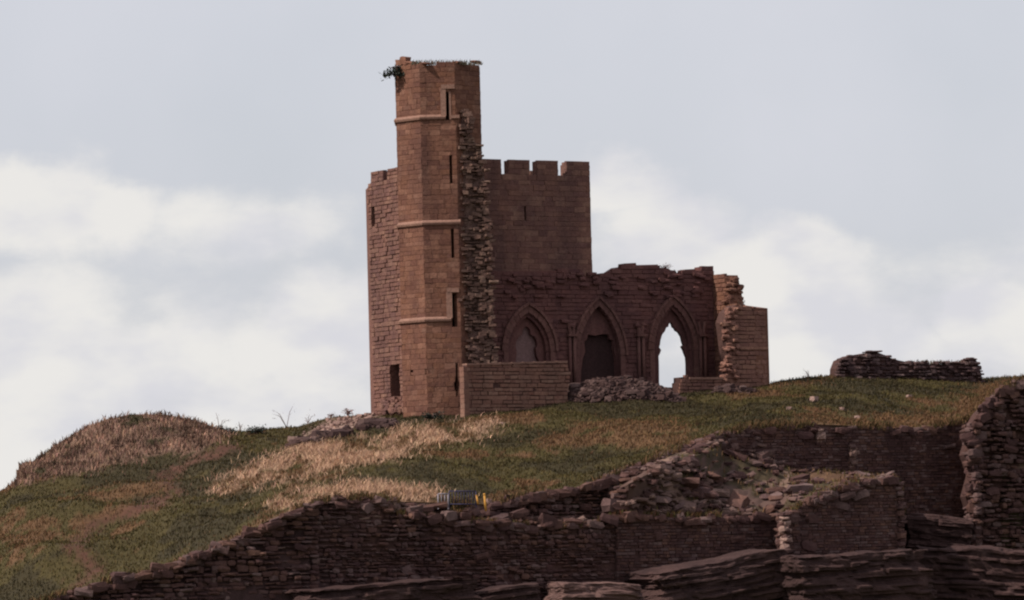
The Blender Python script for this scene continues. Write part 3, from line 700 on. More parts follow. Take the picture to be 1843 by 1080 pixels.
# end wall: inner face lit from the left
sE = WBACK.px(1286, 600)[0]; pE = WBACK.pt(sE, 0, 0); WE = Wall((pE.x, pE.y), -60)
ze = lambda y, s: WE.px(1286 + 14 * s, y)[1]
eout = [(-.6, zc), (4.8, zc), (4.8, ze(556, 4.2)), (3.2, ze(552, 3)), (1.95, ze(549, 1.9)), (1.85, ze(535, 1.8)), (1.6, ze(520, 1.6)), (1.5, ze(505, 1.5)), (1.35, ze(495, 1.3)), (0, ze(498, 0)), (-.6, ze(499, 0))]
core = Shape(); pe = Pieces()
WE.slab(eout, (), -.04, 1.0, core); core.obj('end_wall_core', M_TURRET, chapel, B)
courses(WE, eout, (), pe, .3, .45, .9, .02, .22, .014, 'block', .15, zmin=WE.px(1290, 700)[1])
WEF = Wall(tuple(WE.pt(1.42, 0, -.5)[:2]), TH)   # torn front of the high part
for _ in range(60):
    u, z = random.uniform(-.45, .5), random.uniform(ze(556, 1.4), ze(500, 1.4)); 
    if u > .15 and z > ze(515, 1.4): continue
    pe.put(WEF.mat(u, z, random.uniform(-.1, .35), random.uniform(.3, .55), .5, random.uniform(.16, .3), random.uniform(-.3, .3), random.uniform(-.15, .15)), .1, 'stone')
pe.finish(chapel, B, M_TURRET, 60, rest='end_wall_masonry')
# stub of the front wall
M_STUB = stone_mat('stub_sandstone', [(.2, .096, .074), (.235, .118, .09), (.17, .082, .066), (.27, .14, .1)], (.12, .06, .05), (.29, .175, .125), .5)
sout = WFRONT.poly([(1300, 725), (1308, 690), (1313, 650), (1309, 610), (1305, 580), (1311, 562), (1325, 549), (1338, 552), (1352, 555), (1376.5, 556), (1379, 625), (1382, 725)])
core = Shape(); ps = Pieces()
WFRONT.slab(sout, (), -.05, 1.1, core); core.obj('front_wall_core', M_CORE, chapel, B)
courses(WFRONT, sout, (), ps, .27, .35, .8, .02, .22, .015, 'block', .25, zmin=WFRONT.px(1340, 712)[1])
r = WFRONT.rect(1330, 624, 1381, 629); WFRONT.box(r[0][0], r[1][0] + .03, r[0][1], r[2][1], -.05, .09).obj('string_course', M_STUB, chapel, B)
for _ in range(70):  # torn stones at the broken left end
    y = random.uniform(555, 695); x = np.interp(y, [555, 600, 650, 695], [1311, 1308, 1314, 1306]) + random.uniform(-4, 16)
    s, z = WFRONT.px(x, y); ps.put(WFRONT.mat(s, z, random.uniform(-.5, .1), random.uniform(.25, .5), .5, random.uniform(.14, .28), random.uniform(-.4, .4), random.uniform(-.15, .15)), .1, 'stone')
sil = WFRONT.poly([(1222, 725), (1222, 689), (1225, 688), (1225, 679), (1238, 678), (1239, 684), (1270, 683), (1300, 680), (1312, 684), (1312, 725)])
core = Shape(); WFRONT.slab(sil, (), -.05, .8, core); core.obj('sill_wall_core', M_CORE, chapel, B)
courses(WFRONT, sil, (), ps, .24, .35, .8, .03, .22, .015, 'block', .4, zmin=WFRONT.px(1260, 715)[1])
r = WFRONT.rect(1240, 679, 1300, 683); WFRONT.box(r[0][0], r[1][0], r[0][1], r[2][1], -.5, .1).obj('sill', M_TRIM, chapel, B)
ps.finish(chapel, B, M_STUB, 40, rest='stub_masonry')

# ------------------------------------------------------------------ low wall before the turret
lw = WFRONT.poly([(838, 775), (839.5, 657), (880, 656), (950, 654), (1012, 652), (1021, 652), (1022, 664), (1027, 670), (1024, 690), (1021, 705), (1025, 745)])
B = tuple(WFRONT.pt(3, WFRONT.px(900, 748)[1], -.4))
low = thing('garden_wall', B, 'low straight stone wall standing before the dark chapel arches, joining the turret', 'wall'); low.name = 'low_stone_wall'
core = Shape(); pc = Pieces(); WFRONT.slab(lw, (), -.04, .5, core); core.obj('wall_core', M_CORE, low, B)
M_LOW = stone_mat('low_wall_stone', [(.19, .093, .07), (.225, .117, .085), (.16, .078, .06), (.25, .14, .104), (.2, .09, .066)], (.1, .058, .046), (.28, .18, .13), .55)
courses(WFRONT, lw, (), pc, .25, .35, .85, .025, .22, .016, 'block', .3, zmin=WFRONT.px(900, 760)[1])
s0, s1 = lw[1][0], lw[5][0]; n = 9; zt0, zt1 = lw[1][1], lw[5][1]
for i in range(n):
    a, b_ = s0 + (s1 - s0) * i / n, s0 + (s1 - s0) * (i + 1) / n; z = zt0 + (zt1 - zt0) * (i + .5) / n
    WFRONT.box(a + .01, b_ - .01, z - .04 + random.uniform(0, .02), z + .09, .06, -.56).obj('coping_stone', M_TRIM, low, B)
WLE = Wall(tuple(WFRONT.pt(lw[0][0], 0, 0)[:2]), -60)     # lit end of the wall
z = zt0 - .1
while z > zt0 - 3.6:
    h = random.uniform(.25, .4); WLE.box(-.5, .03, z - h + .015, z, -.3, .05 + random.uniform(0, .03)).obj('quoin', M_LOW, low, B); z -= h
pc.finish(low, B, M_LOW, 300)

# ------------------------------------------------------------------ dry-stone and rubble walls along the cliff edge
def rubble_wall(name, w, pts, label, mat=M_CLIFF, ch=.24, l0=.25, l1=.75, prot=.05, thick=.9, limit=300, ymin=1100, skip=.05, cap=True, ragged=7.0, extra=60, wave=.3, rec=.42, style='stone', rough=.8):
    rp = []
    for i, (x0, y0) in enumerate(pts):
        x1, y1 = pts[(i + 1) % len(pts)]; rp.append((x0, y0))
        if abs(x1 - x0) > 12 and max(y0, y1) < 1060 and abs(y1 - y0) < abs(x1 - x0) * 1.6 and x1 > x0:
            m_ = int(abs(x1 - x0) / 7)
            for q in range(1, m_): rp.append((x0 + (x1 - x0) * q / m_, y0 + (y1 - y0) * q / m_ + ragged * noise.noise(Vector((x0 * .07 + q * .31, y0 * .1, 1.7))) + random.uniform(-.3, .3) * ragged))
    pts = rp
    outer = w.poly(pts); B = tuple(w.pt(sum(p[0] for p in outer) / len(outer), min(p[1] for p in outer), -.4))
    t = thing(name, B, label, 'wall'); core = Shape(); w.slab([(a_, b_ - .12) for a_, b_ in outer], (), -rec, max(.3, thick - .3), core); core.obj('wall_core', M_CORE, t, B); pc = Pieces()
    courses(w, outer, (), pc, ch, l0, l1, prot, .62, .003, style, rough, wave=wave, skip=skip, zmin=max(min(p[1] for p in outer), w.px(pts[0][0], ymin)[1]))
    if cap:
        ss = sorted(p[0] for p in outer); u = ss[0]
        while u < ss[-1]:
            L = random.uniform(.25, .6); tops = [b for (a, b) in [(0, 0)]]
            # top of the outline at u
            zs = []
            for i in range(len(outer)):
                (x0, z0), (x1, z1) = outer[i], outer[(i + 1) % len(outer)]
                if (x0 > u) != (x1 > u): zs.append(z0 + (u - x0) / (x1 - x0) * (z1 - z0))
            if zs:
                for dd_ in ((.0, -.45) if random.random() < .6 else (-.3,)):
                    pc.put(w.mat(u + L / 2, max(zs) + random.uniform(-.16, .06), dd_ - .2 + random.uniform(-.1, .1), L, random.uniform(.3, .5), random.uniform(.12, .3), random.uniform(-.5, .5), random.uniform(-.25, .25)), L * .3, 'stone')
            u += L * random.uniform(.8, 1.6)
    for _ in range(int(extra)):
        a_, b_ = random.choice(outer), random.choice(outer); k = random.random(); u = a_[0] + (b_[0] - a_[0]) * k; z = a_[1] + (b_[1] - a_[1]) * k; L = random.uniform(.4, 1.1)
        pc.put(w.mat(u, z - .1, random.uniform(-.2, .12) + .25 * fbm(u * .55 + w.P.x, z * .8, 1, 3), L, .5, L * random.uniform(.3, .6), random.uniform(-.4, .4), random.uniform(-.3, .3)), L * L * .3, 'stone')
    pc.finish(t, B, mat, limit); return t
rubble_wall('rubble_wall', W1, [(40, 1130), (60, 1090), (170, 1053), (290, 1031), (340, 1003), (430, 976), (490, 942), (540, 916), (575, 904), (575, 1130)], 'rubble wall climbing beside the green slope at the lower left')
rubble_wall('retaining_wall', W2, [(560, 1130), (560, 908), (600, 899), (650, 896), (690, 906), (722, 926), (790, 934), (860, 941), (1000, 951), (1060, 946), (1112, 928), (1112, 1130)], 'long dark retaining wall below the blue barrier', ch=.19, l0=.2, l1=.6, prot=.035, wave=.2, rec=.16)
rubble_wall('dry_stone_wall', W2B, [(880, 965), (880, 912), (950, 895), (1050, 878), (1104, 860), (1112, 880), (1108, 965)], 'dark dry-stone wall edging the grass right of the yellow post', ch=.2, l0=.2, l1=.5)
rubble_wall('terrace_wall', W3, [(1110, 1130), (1110, 928), (1200, 932), (1300, 936), (1412, 927), (1430, 1130)], 'dark coursed wall under the rocky terrace, left of the pale corner', ch=.17, l0=.2, l1=.55, prot=.02, wave=.05, rec=.05, style='block', rough=.4, extra=40)
w4 = rubble_wall('terrace_wall', W4, [(1410, 1130), (1410, 935), (1416, 925), (1480, 893), (1540, 868), (1612, 864), (1622, 1130)], 'dark coursed wall with a pale sunlit left corner below the upper wall', ch=.17, l0=.2, l1=.55, prot=.016, wave=.04, rec=.045, style='block', rough=.4, extra=40)
rubble_wall('upper_wall', W5, [(1300, 815), (1300, 787), (1350, 772), (1450, 767), (1530, 770), (1640, 777), (1700, 767), (1738, 761), (1748, 770), (1752, 1050), (1615, 1050), (1612, 875), (1535, 862), (1400, 850)], 'tall very dark wall under the grass edge at the right', ch=.17, l0=.2, l1=.55, prot=.015, ymin=1060, thick=.6, wave=.04, rec=.045, style='block', rough=.4, extra=16)
rubble_wall('broken_wall', W6, [(1775, 1130), (1762, 1030), (1748, 985), (1757, 930), (1744, 890), (1755, 850), (1742, 815), (1750, 790), (1742, 772), (1765, 742), (1800, 705), (1843, 684), (1900, 665), (1900, 1130)], 'rough broken wall of protruding stones rising at the right picture edge', ch=.24, l0=.25, l1=.6, prot=.12, mat=M_CLIFF, skip=.08)
# corner strips facing left; paler stone paints sunlight into some of them
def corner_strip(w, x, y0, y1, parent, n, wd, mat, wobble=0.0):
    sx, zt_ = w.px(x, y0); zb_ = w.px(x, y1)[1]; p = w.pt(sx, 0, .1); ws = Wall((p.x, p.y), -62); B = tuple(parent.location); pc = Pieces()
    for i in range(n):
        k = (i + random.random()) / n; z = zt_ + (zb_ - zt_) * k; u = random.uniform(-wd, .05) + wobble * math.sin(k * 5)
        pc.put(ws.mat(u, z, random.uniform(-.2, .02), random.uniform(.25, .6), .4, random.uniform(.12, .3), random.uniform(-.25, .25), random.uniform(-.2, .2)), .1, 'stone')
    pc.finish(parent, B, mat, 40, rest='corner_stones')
corner_strip(W4, 1411, 926, 995, w4, 80, .8, M_CLIFF, .1); corner_strip(W4, 1409, 928, 985, w4, 18, .35, M_SCREE)  # the scree-toned strip has sunlight put into its colour
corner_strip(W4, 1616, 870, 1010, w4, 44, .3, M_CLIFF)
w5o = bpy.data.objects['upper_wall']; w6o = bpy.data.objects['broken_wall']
corner_strip(W5, 1530, 800, 842, w5o, 14, .25, M_RUBBLE, .15); corner_strip(W5, 1472, 772, 795, w5o, 8, .3, M_SCREE, .2)  # both strips paler than the wall, painting its sunlit ends
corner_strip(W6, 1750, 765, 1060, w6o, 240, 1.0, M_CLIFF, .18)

# ------------------------------------------------------------------ ruined wall on the right skyline
WS = wall_at(1510, 9.0, 22); 
rubble_wall('ruined_wall', WS, [(1507, 690), (1508, 660), (1514, 645), (1530, 637), (1560, 632), (1580, 630), (1600, 638), (1620, 645), (1640, 650), (1700, 652), (1735, 650), (1745, 642), (1758, 641), (1766, 660), (1774, 692)], 'grey ruined stone wall alone on the right skyline', mat=M_HEAP, ch=.22, l0=.22, l1=.5, prot=.06, thick=1.3, ymin=692, ragged=2.0, extra=0, cap=False, wave=.15, rec=.2)

# ------------------------------------------------------------------ rubble heaps
def ground_z(X, Y):
    # nearest hill vertex height
    d = (HV[:, 0] - X) ** 2 + (HV[:, 1] - Y) ** 2; i = np.argsort(d)[:4]; w = 1 / (d[i] + 1e-3); return float((HV[i, 2] * w).sum() / w.sum())
HV = np.empty(len(hill.data.vertices) * 3, np.float32); hill.data.vertices.foreach_get('co', HV); HV = HV.reshape(-1, 3)
def heap(name, label, cx, cy, Y, rx, ry, h, n, size, mat, cat='rubble heap', limit=300, rot=0.0):
    c = at(cx, cy, Y); z0 = ground_z(c.x, c.y) - .1; B = (c.x, c.y, z0); t = thing(name, B, label, cat); sh = Shape(); V = []; T = []; R_, S = 8, 20
    def dome(u, a): 
        k = (1 - u * u) ** .75 * (1 + .16 * fbm(math.cos(a) * 1.3 + cx, math.sin(a) * 1.3, 1, 3)); X = rx * u * math.cos(a); Yy = ry * u * math.sin(a)
        q = Vector((X * math.cos(rot) - Yy * math.sin(rot), X * math.sin(rot) + Yy * math.cos(rot), h * k)); return q
    for i in range(R_ + 1):
        for j in range(S):
            q = dome(i / R_, 2 * math.pi * j / S); g = ground_z(c.x + q.x, c.y + q.y) - z0 - .12; V.append((c.x + q.x, c.y + q.y, z0 + g + q.z * .9))
    for i in range(R_):
        for j in range(S):
            a, b_ = i * S + j, i * S + (j + 1) % S; T += [(a, b_ + S, b_), (a, a + S, b_ + S)]
    sh.add(V, T); sh.obj('earth_core', M_CORE, t, B); pc = Pieces()
    for _ in range(n):
        a = random.uniform(math.pi, 2 * math.pi) if random.random() < .75 else random.uniform(0, math.pi); u = math.sqrt(random.random()); q = dome(u * 1.02 if u < .97 else .99, a); g = ground_z(c.x + q.x, c.y + q.y) - z0
        s = size * random.lognormvariate(0, .35); R3 = Matrix.Rotation(random.uniform(0, 6.3), 3, 'Z') @ Matrix.Rotation(random.gauss(0, .35), 3, 'X') @ Matrix.Diagonal((s * random.uniform(.8, 1.6), s * random.uniform(.7, 1.2), s * random.uniform(.4, .85)))
        M = R3.to_4x4(); M.translation = Vector((c.x + q.x, c.y + q.y, z0 + g + q.z * .95)); pc.put(M, s, 'stone')
    pc.finish(t, B, mat, limit, rest='loose_stones'); return t
heap('rubble_heap', 'big heap of loose grey stones below the middle arch', 1118, 730, float(sky_Y(1118)) - 1.6, 3.9, 1.7, 1.4, 1300, .2, M_HEAPD)
def stone_row(name, label, line, n, size, spread, mat, cat):
    p0 = hill_at(*line[len(line) // 2]); t = thing(name, tuple(p0), label, cat); pc = Pieces()
    for _ in range(n):
        k = random.uniform(0, len(line) - 1.001); i = int(k); x = line[i][0] + (line[i + 1][0] - line[i][0]) * (k - i) + random.gauss(0, spread * 2); y = line[i][1] + (line[i + 1][1] - line[i][1]) * (k - i) + random.gauss(0, spread)
        p = hill_at(x, y, 50); s = size * random.lognormvariate(0, .4)
        M = (Matrix.Rotation(random.uniform(0, 6.3), 3, 'Z') @ Matrix.Rotation(random.gauss(0, .3), 3, 'X') @ Matrix.Diagonal((s * random.uniform(.9, 1.7), s, s * random.uniform(.5, .9)))).to_4x4(); M.translation = p + Vector((0, 0, s * .25)); pc.put(M, s, 'stone')
    pc.finish(t, tuple(p0), mat, 300, rest='loose_stones'); return t
def hill_at(px, py, n=80):
    best = min((abs(to_px(surf(px, t))[1] - py), t) for t in np.linspace(0, 1, n)); return surf(px, float(best[1]))
stone_row('stone_row', 'dark tumbled stones along the lower edge of the pale scree', [(524, 806), (545, 800), (580, 790), (620, 782), (660, 772), (690, 764), (705, 768)], 110, .34, 3.2, M_HEAPD, 'rubble')
stone_row('scree_stones', 'pale chippings spread on the scree bank left of the turret', [(560, 786), (600, 764), (640, 758), (668, 753)], 160, .14, 5, M_SCREE, 'scree')
heap('stone_pile', 'scattered dark stones in the grass right of the big heap', 1320, 733, 0.5, 1.6, .9, .4, 60, .26, M_HEAPD, 'rubble', 60)

# ------------------------------------------------------------------ single pale stones on the grass
def lone(px, py, s, label, mat=M_SCREE, Y=None):
    # find t with surf at that pixel row
    best = min((abs(to_px(surf(px, t))[1] - py), t) for t in np.linspace(0, 1, 80)); p = surf(px, float(best[1]))
    sh = Shape(); V, T = proto_rubble(random.randrange(999), .25); A = np.array(Matrix.Rotation(random.uniform(0, 3), 3, 'Z') @ Matrix.Diagonal((s * 1.2, s * .8, s * .8)))
    sh.add(V @ A.T, T); o = sh.obj('stone', mat); o.location = p + Vector((0, 0, s * .3)); tag(o, label, 'stone', 'pale stones lying on the slope')
for a in [(1466, 722, .45, 'tallest white stone in the grass below the skyline ruin'), (1420, 738, .28, 'pale stone left of the tallest white stone'), (1516, 738, .28, 'small pale stone right of the tallest white stone'),
          (1543, 754, .3, 'flat grey stone nearest the dark upper wall edge'), (1636, 716, .3, 'flat grey stone higher up beneath the skyline ruin'), (527, 797, .5, 'white stone at the left end of the straw'),
          (880, 905, .3, 'small white stone beside the yellow post'), (905, 765, .25, 'tiny white stone below the low wall')]: lone(*a)

# ------------------------------------------------------------------ bedrock and boulders under the walls
def boulder(name, label, cx, cy, Y, sx, sy, sz, seed, mat=M_ROCK, tilt=0.0, yaw=0.0):
    p = at(cx, cy, Y); n = 44; V = []; T = []; idx = {}
    def vid(i, j, k):
        key = (i, j, k)
        if key not in idx:
            q = Vector((i, j, k)) * (2 / n) - Vector((1, 1, 1)); r = q.normalized() * 1.15; q = q.lerp(r, .22)
            w = Vector((q.x * sx * .45, q.y * sy * .45, q.z * sz * 1.2)) + Vector((seed * 7.1, 0, 0))
            lay = math.floor(q.z * sz / .2 + 1.6 * noise.noise(Vector((w.x * .3, w.y * .3, 2.0)))); off = noise.noise(Vector((lay * 3.17, seed * 5.3, w.x * .5)))
            crack = min(1.0, (noise.voronoi(Vector((w.x * .9, w.y * .9, lay * .35)))[0][1] - noise.voronoi(Vector((w.x * .9, w.y * .9, lay * .35)))[0][0]) * 7)
            f = noise.fractal(w * .7, .8, 2.1, 6) * .12; q = Vector((q.x * (1 + f + .05 * off), q.y * (1 + f + .26 * off - .12 * (1 - crack)), q.z * (1 + f)))
            idx[key] = len(V); V.append((q.x * sx, q.y * sy, q.z * sz))
        return idx[key]
    for ax in range(3):
        for sg in (0, n):
            for a in range(n):
                for b_ in range(n):
                    c = []
                    for da, db in ((0, 0), (1, 0), (1, 1), (0, 1)):
                        t = [0, 0, 0]; t[ax] = sg; t[(ax + 1) % 3] = a + da; t[(ax + 2) % 3] = b_ + db; c.append(vid(*t))
                    if sg == 0: c = c[::-1]
                    T += [(c[0], c[1], c[2]), (c[0], c[2], c[3])]
    o = link(bpy.data.objects.new(name, tri_mesh(name, V, T, mat))); o.location = p; o.rotation_euler = (0, tilt, yaw); tag(o, label, 'rock', 'bedrock below the walls'); return o
boulder('rock_ledge', 'long low rock ledge at the bottom left of the boulders', 690, 1085, wy(W2, 690) - 1.6, 5.4, 1.6, 1.05, 1, tilt=-.04, yaw=rad(28))
boulder('boulder', 'pointed brown boulder between the ledge and the pale slab', 900, 1085, wy(W2, 900) - 2.2, 2.0, 1.3, .85, 2, tilt=-.12, yaw=rad(25))
boulder('rock_slab', 'broad pale slab of rock at the bottom centre', 1070, 1088, wy(W2, 1070) - 2.6, 2.5, 1.4, 1.2, 3, M_RUBBLE, tilt=.05, yaw=rad(20))
boulder('rock_ledge', 'layered rock ledge rising under the pale wall corner', 1290, 1050, wy(W3, 1290) - 2.2, 4.8, 1.7, 1.35, 4, tilt=-.14, yaw=rad(28))
boulder('bedrock_mass', 'large rounded bedrock mass below the coursed wall at the right', 1530, 1062, wy(W4, 1530) - 2.3, 4.4, 1.8, 2.1, 5, tilt=-.03, yaw=rad(28))
boulder('boulder', 'dark boulder in front of the very dark upper wall', 1690, 960, wy(W5, 1690) - 3.2, 2.0, 1.4, 1.0, 6, tilt=.1)
boulder('rock_outcrop', 'shadowy outcrop in the bottom right corner', 1760, 1070, -25, 3.6, 1.8, 2.6, 7, tilt=.05)

# loose stones over the terrace (each a piece of the cliff)
def put_stone(pc, p, s, flat=.5, lo=1.0, hi=2.6):
    M = (Matrix.Rotation(random.gauss(.45, .5), 3, 'Z') @ Matrix.Rotation(random.gauss(0, .25), 3, 'X') @ Matrix.Rotation(random.gauss(0, .2), 3, 'Y') @ Matrix.Diagonal((s * random.uniform(lo, hi), s * random.uniform(.8, 1.4), s * random.uniform(.35, .35 + flat)))).to_4x4(); M.translation = p; pc.put(M, s, 'stone')
pd, pp = Pieces(), Pieces()
for _ in range(5200):
    i = random.randrange(n2 - 1); x = xs2[i]
    if not (640 < x < 1600): continue
    terr = 1095 < x < 1440
    j = random.randrange(0 if terr else 6, 21); k = random.random(); p = Vector(CLV[j, i]).lerp(Vector(CLV[j, i + 1]), k); v = fbm(p.x * .4, p.y * .4 + 5, 1, 3)
    if terr:
        if v < -.05 and random.random() < .8: continue
    elif random.random() < .84: continue
    put_stone(pp if (v > .25 and random.random() < .7) else pd, p + Vector((0, -.12, .06)), .22 * random.lognormvariate(0, .55), .5)
for _ in range(150):   # ragged stones along the grass edge
    x = random.uniform(1095, 1310); p = at(x, float(crest_y(x)) + random.uniform(-2, 5), float(crest_Y(x)) - .1); put_stone(pd, p, random.uniform(.2, .5), .5, .9, 1.6)
for (x0, y0, x1, y1, n) in [(1175, 856, 1250, 842, 26), (1262, 868, 1350, 858, 30), (1115, 908, 1180, 900, 24), (1180, 922, 1240, 916, 18), (1240, 905, 1300, 908, 18), (1300, 925, 1365, 918, 20), (1350, 800, 1420, 806, 16), (1440, 906, 1520, 884, 26), (640, 930, 880, 945, 40), (960, 952, 1110, 945, 30), (1280, 800, 1345, 775, 20)]:
    for _ in range(n):
        k = random.random(); x, y = x0 + (x1 - x0) * k, y0 + (y1 - y0) * k + random.gauss(0, 3); d = ray(x, y); best = None
        i = int(round((x - xs2[0]) / 9)); col_ = CLV[:, max(0, min(n2 - 1, i))]; j = min(range(rows), key=lambda q: abs(to_px(col_[q])[1] - y)); p = Vector(col_[j])
        q = at(x, y, p.y - .2); put_stone(pp, q, random.uniform(.15, .38), .3, 1.2, 2.6)
pd.finish(cl, (0, 0, 0), M_CLIFF, 150, rest='loose_stones'); pp.finish(cl, (0, 0, 0), M_RUBBLE, 150, rest='pale_stones')

# ------------------------------------------------------------------ grass
def blades(name, pts, label, cat):
    """pts: list of (pos, height, width, colour, lean)"""
    n = len(pts); P = np.array([p[0] for p in pts]); Hh = np.array([p[1] for p in pts]); Wd = np.array([p[2] for p in pts]); Cc = np.array([p[3] for p in pts]); Ln = np.array([p[4] for p in pts])
    a = rng.uniform(-1.1, 1.1, n); u = np.stack([np.cos(a), np.sin(a), np.zeros(n)], 1) * Wd[:, None] * .5
    b = rng.uniform(0, 2 * math.pi, n); lean = np.stack([np.cos(b), np.sin(b), np.zeros(n)], 1) * (Ln * Hh)[:, None] + np.array([.22, 0, 0]) * (Hh * Ln)[:, None]
    up = np.zeros((n, 3)); up[:, 2] = Hh
    base = P - np.array([0, 0, .04]); mid = P + up * .6 + lean * .35; tip = P + up + lean
    V = np.stack([base - u, base + u, mid + u * .75, mid - u * .75, tip], 1).reshape(-1, 3)
    k = np.arange(n)[:, None] * 5; T = np.concatenate([k + [0, 1, 2], k + [0, 2, 3], k + [3, 2, 4]], 1).reshape(-1, 3)
    C = np.repeat(Cc, 5, 0); o = link(bpy.data.objects.new(name, tri_mesh(name, V, T, M_BLADE, False, C))); tag(o, label, cat, kind='stuff'); return o
sets = {'grass': [], 'straw': [], 'heath': []}
N_BL = 130000
for _ in range(N_BL):
    x = random.uniform(-60, 1900); t = random.random() ** .92
    p = surf(x, t); px, py = to_px(p); jj = random.choice((.5, 1, 2.4)); k = cover(px + random.gauss(0, 12 * jj), py + random.gauss(0, 3.4 * jj), p)
    if k in ('path', 'scree') and random.random() < .9: continue
    c = COLR[k]; v = random.lognormvariate(0, .3 if k in ('straw', 'heath') else .2); jit = tuple(max(0, ci * v * random.uniform(.9, 1.1)) for ci in c)
    if k == 'straw': sets['straw'].append((tuple(p), random.uniform(.15, .48), random.uniform(.02, .045), jit, random.uniform(.3, 1.3)))
    elif k == 'heath':
        w = fbm(p.x * .7, p.y * .7 + 2, 1, 3); m_ = 1.25 if w > .25 else (.45 if w < -.2 else .85)
        sets['heath'].append((tuple(p), random.uniform(.12, .4), random.uniform(.04, .09), tuple(q * m_ for q in jit), random.uniform(.2, .8)))
    else: sets['grass'].append((tuple(p), random.uniform(.06, .17) * (1.4 if k == 'russet' else 1), random.uniform(.03, .07), jit, random.uniform(.2, .9)))
# extra thick straw
for P in P_STRAW:
    x0, x1 = min(p[0] for p in P), max(p[0] for p in P)
    for _ in range(15000):
        x = random.uniform(x0, x1); t = random.random(); p = surf(x, t); px, py = to_px(p)
        jj = random.choice((.5, 1, 2.2))
        if cover(px + random.gauss(0, 14 * jj), py + random.gauss(0, 4 * jj), p) != 'straw': continue
        v = random.lognormvariate(0, .32); sets['straw'].append((tuple(p), random.uniform(.15, .48), random.uniform(.02, .042), tuple(ci * v for ci in STRAW), random.uniform(.3, 1.3)))
# tufts on the rocky terrace
for _ in range(9000):
    i = random.randrange(n2); x = xs2[i]
    if not (680 < x < 1640): continue
    j = random.randrange(6, 21); p = Vector(CLV[j, i]) + Vector((random.uniform(-.3, .3), random.uniform(-.2, .2), 0)); v = fbm(p.x * .45 + 3, p.y * .45, 1, 4)
    if (v > .12 or v < -.38) and x < 1420: continue
    c = GREEN if random.random() < .45 else RUSSET; w = random.lognormvariate(0, .2)
    sets['grass'].append((tuple(p), random.uniform(.12, .32), random.uniform(.05, .1), tuple(ci * w for ci in c), .4))
for _ in range(9000):   # turf hanging over the wall heads
    x = random.uniform(40, 1843); g_ = fbm(x * .02, 1.3, 1, 3)
    if g_ < -.15: continue
    y = float(crest_y(x)) + random.uniform(-5, 4 + 6 * max(0, g_)); p = at(x, y, float(crest_Y(x)) - random.uniform(0, .75)); c = random.choice((GREEN, RUSSET, RUSSET, OLIVE)); w = random.lognormvariate(0, .25)
    sets['grass'].append((tuple(p), random.uniform(.1, .38), random.uniform(.03, .06), tuple(ci * w for ci in c), random.uniform(.3, 1.2)))
for _ in range(5000):   # tufts on the lower wall heads
    x = random.uniform(690, 1640); g_ = fbm(x * .025, 5.3, 1, 3)
    if g_ < 0: continue
    p = at(x, float(mid_y(x)) + random.uniform(-5, 4), float(mid_Y(x)) - random.uniform(0, .9)); c = random.choice((GREEN, RUSSET, RUSSET)); sets['grass'].append((tuple(p), random.uniform(.1, .32), random.uniform(.03, .06), tuple(ci * random.uniform(.7, 1.2) for ci in c), random.uniform(.3, 1.2)))
blades('grass', sets['grass'], 'green and russet grass over the hillside', 'grass')
blades('dry_straw', sets['straw'], 'pale dry straw bands across the slope below the turret', 'grass')
blades('heather', sets['heath'], 'brown heather covering the mound at the left', 'heather')
# grass on wall tops
tops = []
for (w, x0, x1, y, n_, h) in [(WM, 740, 868, 113, 240, .35), (WBACK, 1190, 1235, 489, 60, .25), (WS, 1640, 1745, 652, 160, .3)]:
    for _ in range(n_):
        s, z = w.px(random.uniform(x0, x1), y); p = w.pt(s, z - .05, random.uniform(-.6, -.1)); tops.append((tuple(p), random.uniform(.1, h), .05, (.1 * random.uniform(.6, 1.2), .07, .05), .5))
blades('wall_top_grass', tops, 'thin dry grass growing on the wall tops', 'grass')

# ------------------------------------------------------------------ shrubs and weeds
def shrub(name, label, p, r, n, leaf, mat, stems=7, up=1.0, drop=0.0, size=.1, cat='shrub', side=0.0):
    t = thing(name, tuple(p), label, cat); sh = Shape(); lf = []; p = Vector(p)
    for i in range(stems):
        a = random.uniform(0, 6.28); e = Vector((math.cos(a) * r * .8 + side * r, math.sin(a) * r * .5, r * up * random.uniform(.6, 1.2) - drop * r)); m = e * .5 + Vector((0, 0, r * .25))
        pts = [p, p + m, p + e]; sh.tube(pts, .025, .008, 5)
        for _ in range(n // stems):
            k = random.uniform(.35, 1.05); q = p + e * k + Vector((random.gauss(0, .16), random.gauss(0, .16), random.gauss(0, .16))) * r; lf.append(q)
    sh.obj('stem', M_TWIG, t, tuple(p)); V = []; T = []
    for q in lf:
        R3 = Matrix.Rotation(random.uniform(0, 6.3), 3, 'Z') @ Matrix.Rotation(random.uniform(-1.2, 1.2), 3, 'X'); s = size * random.uniform(.6, 1.3); k = len(V)
        for c in ((-.3, 0, 0), (0, -.5, .05), (.3, 0, 0), (0, .6, -.03)): V.append(tuple(q + R3 @ (Vector(c) * s)))
        T += [(k, k + 1, k + 2), (k, k + 2, k + 3)]
    s2 = Shape(); s2.add(V, T); s2.obj('foliage', mat, t, tuple(p)); return t
M_PINK = plain_mat('dry_seed_heads', (.25, .13, .12), .85)
s, z = WL.px(719, 118); shrub('shrub', 'dark leafy bush hanging from the top left corner of the turret', WL.pt(s, z, 0),   .85, 420, .1, M_LEAF, 9, .2, .95, .22, side=-.55)
s, z = WBACK.px(1200, 485); shrub('shrub', 'reddish twiggy bush on top of the chapel wall', WBACK.pt(s, z, -.3), .55, 130, .1, M_PINK, 12, .5, 0, .09)
s, z = WFRONT.px(1342, 552); shrub('weed', 'small spiky weed on the broken front wall stub', WFRONT.pt(s, z, -.4), .35, 60, .1, M_LEAF, 7, 1.0, 0, .07, cat='weed')
shrub('shrub', 'reddish bush on the skyline left of the turret', hill_at(626, 749), .5, 160, .1, M_PINK, 12, .8, 0, .1)
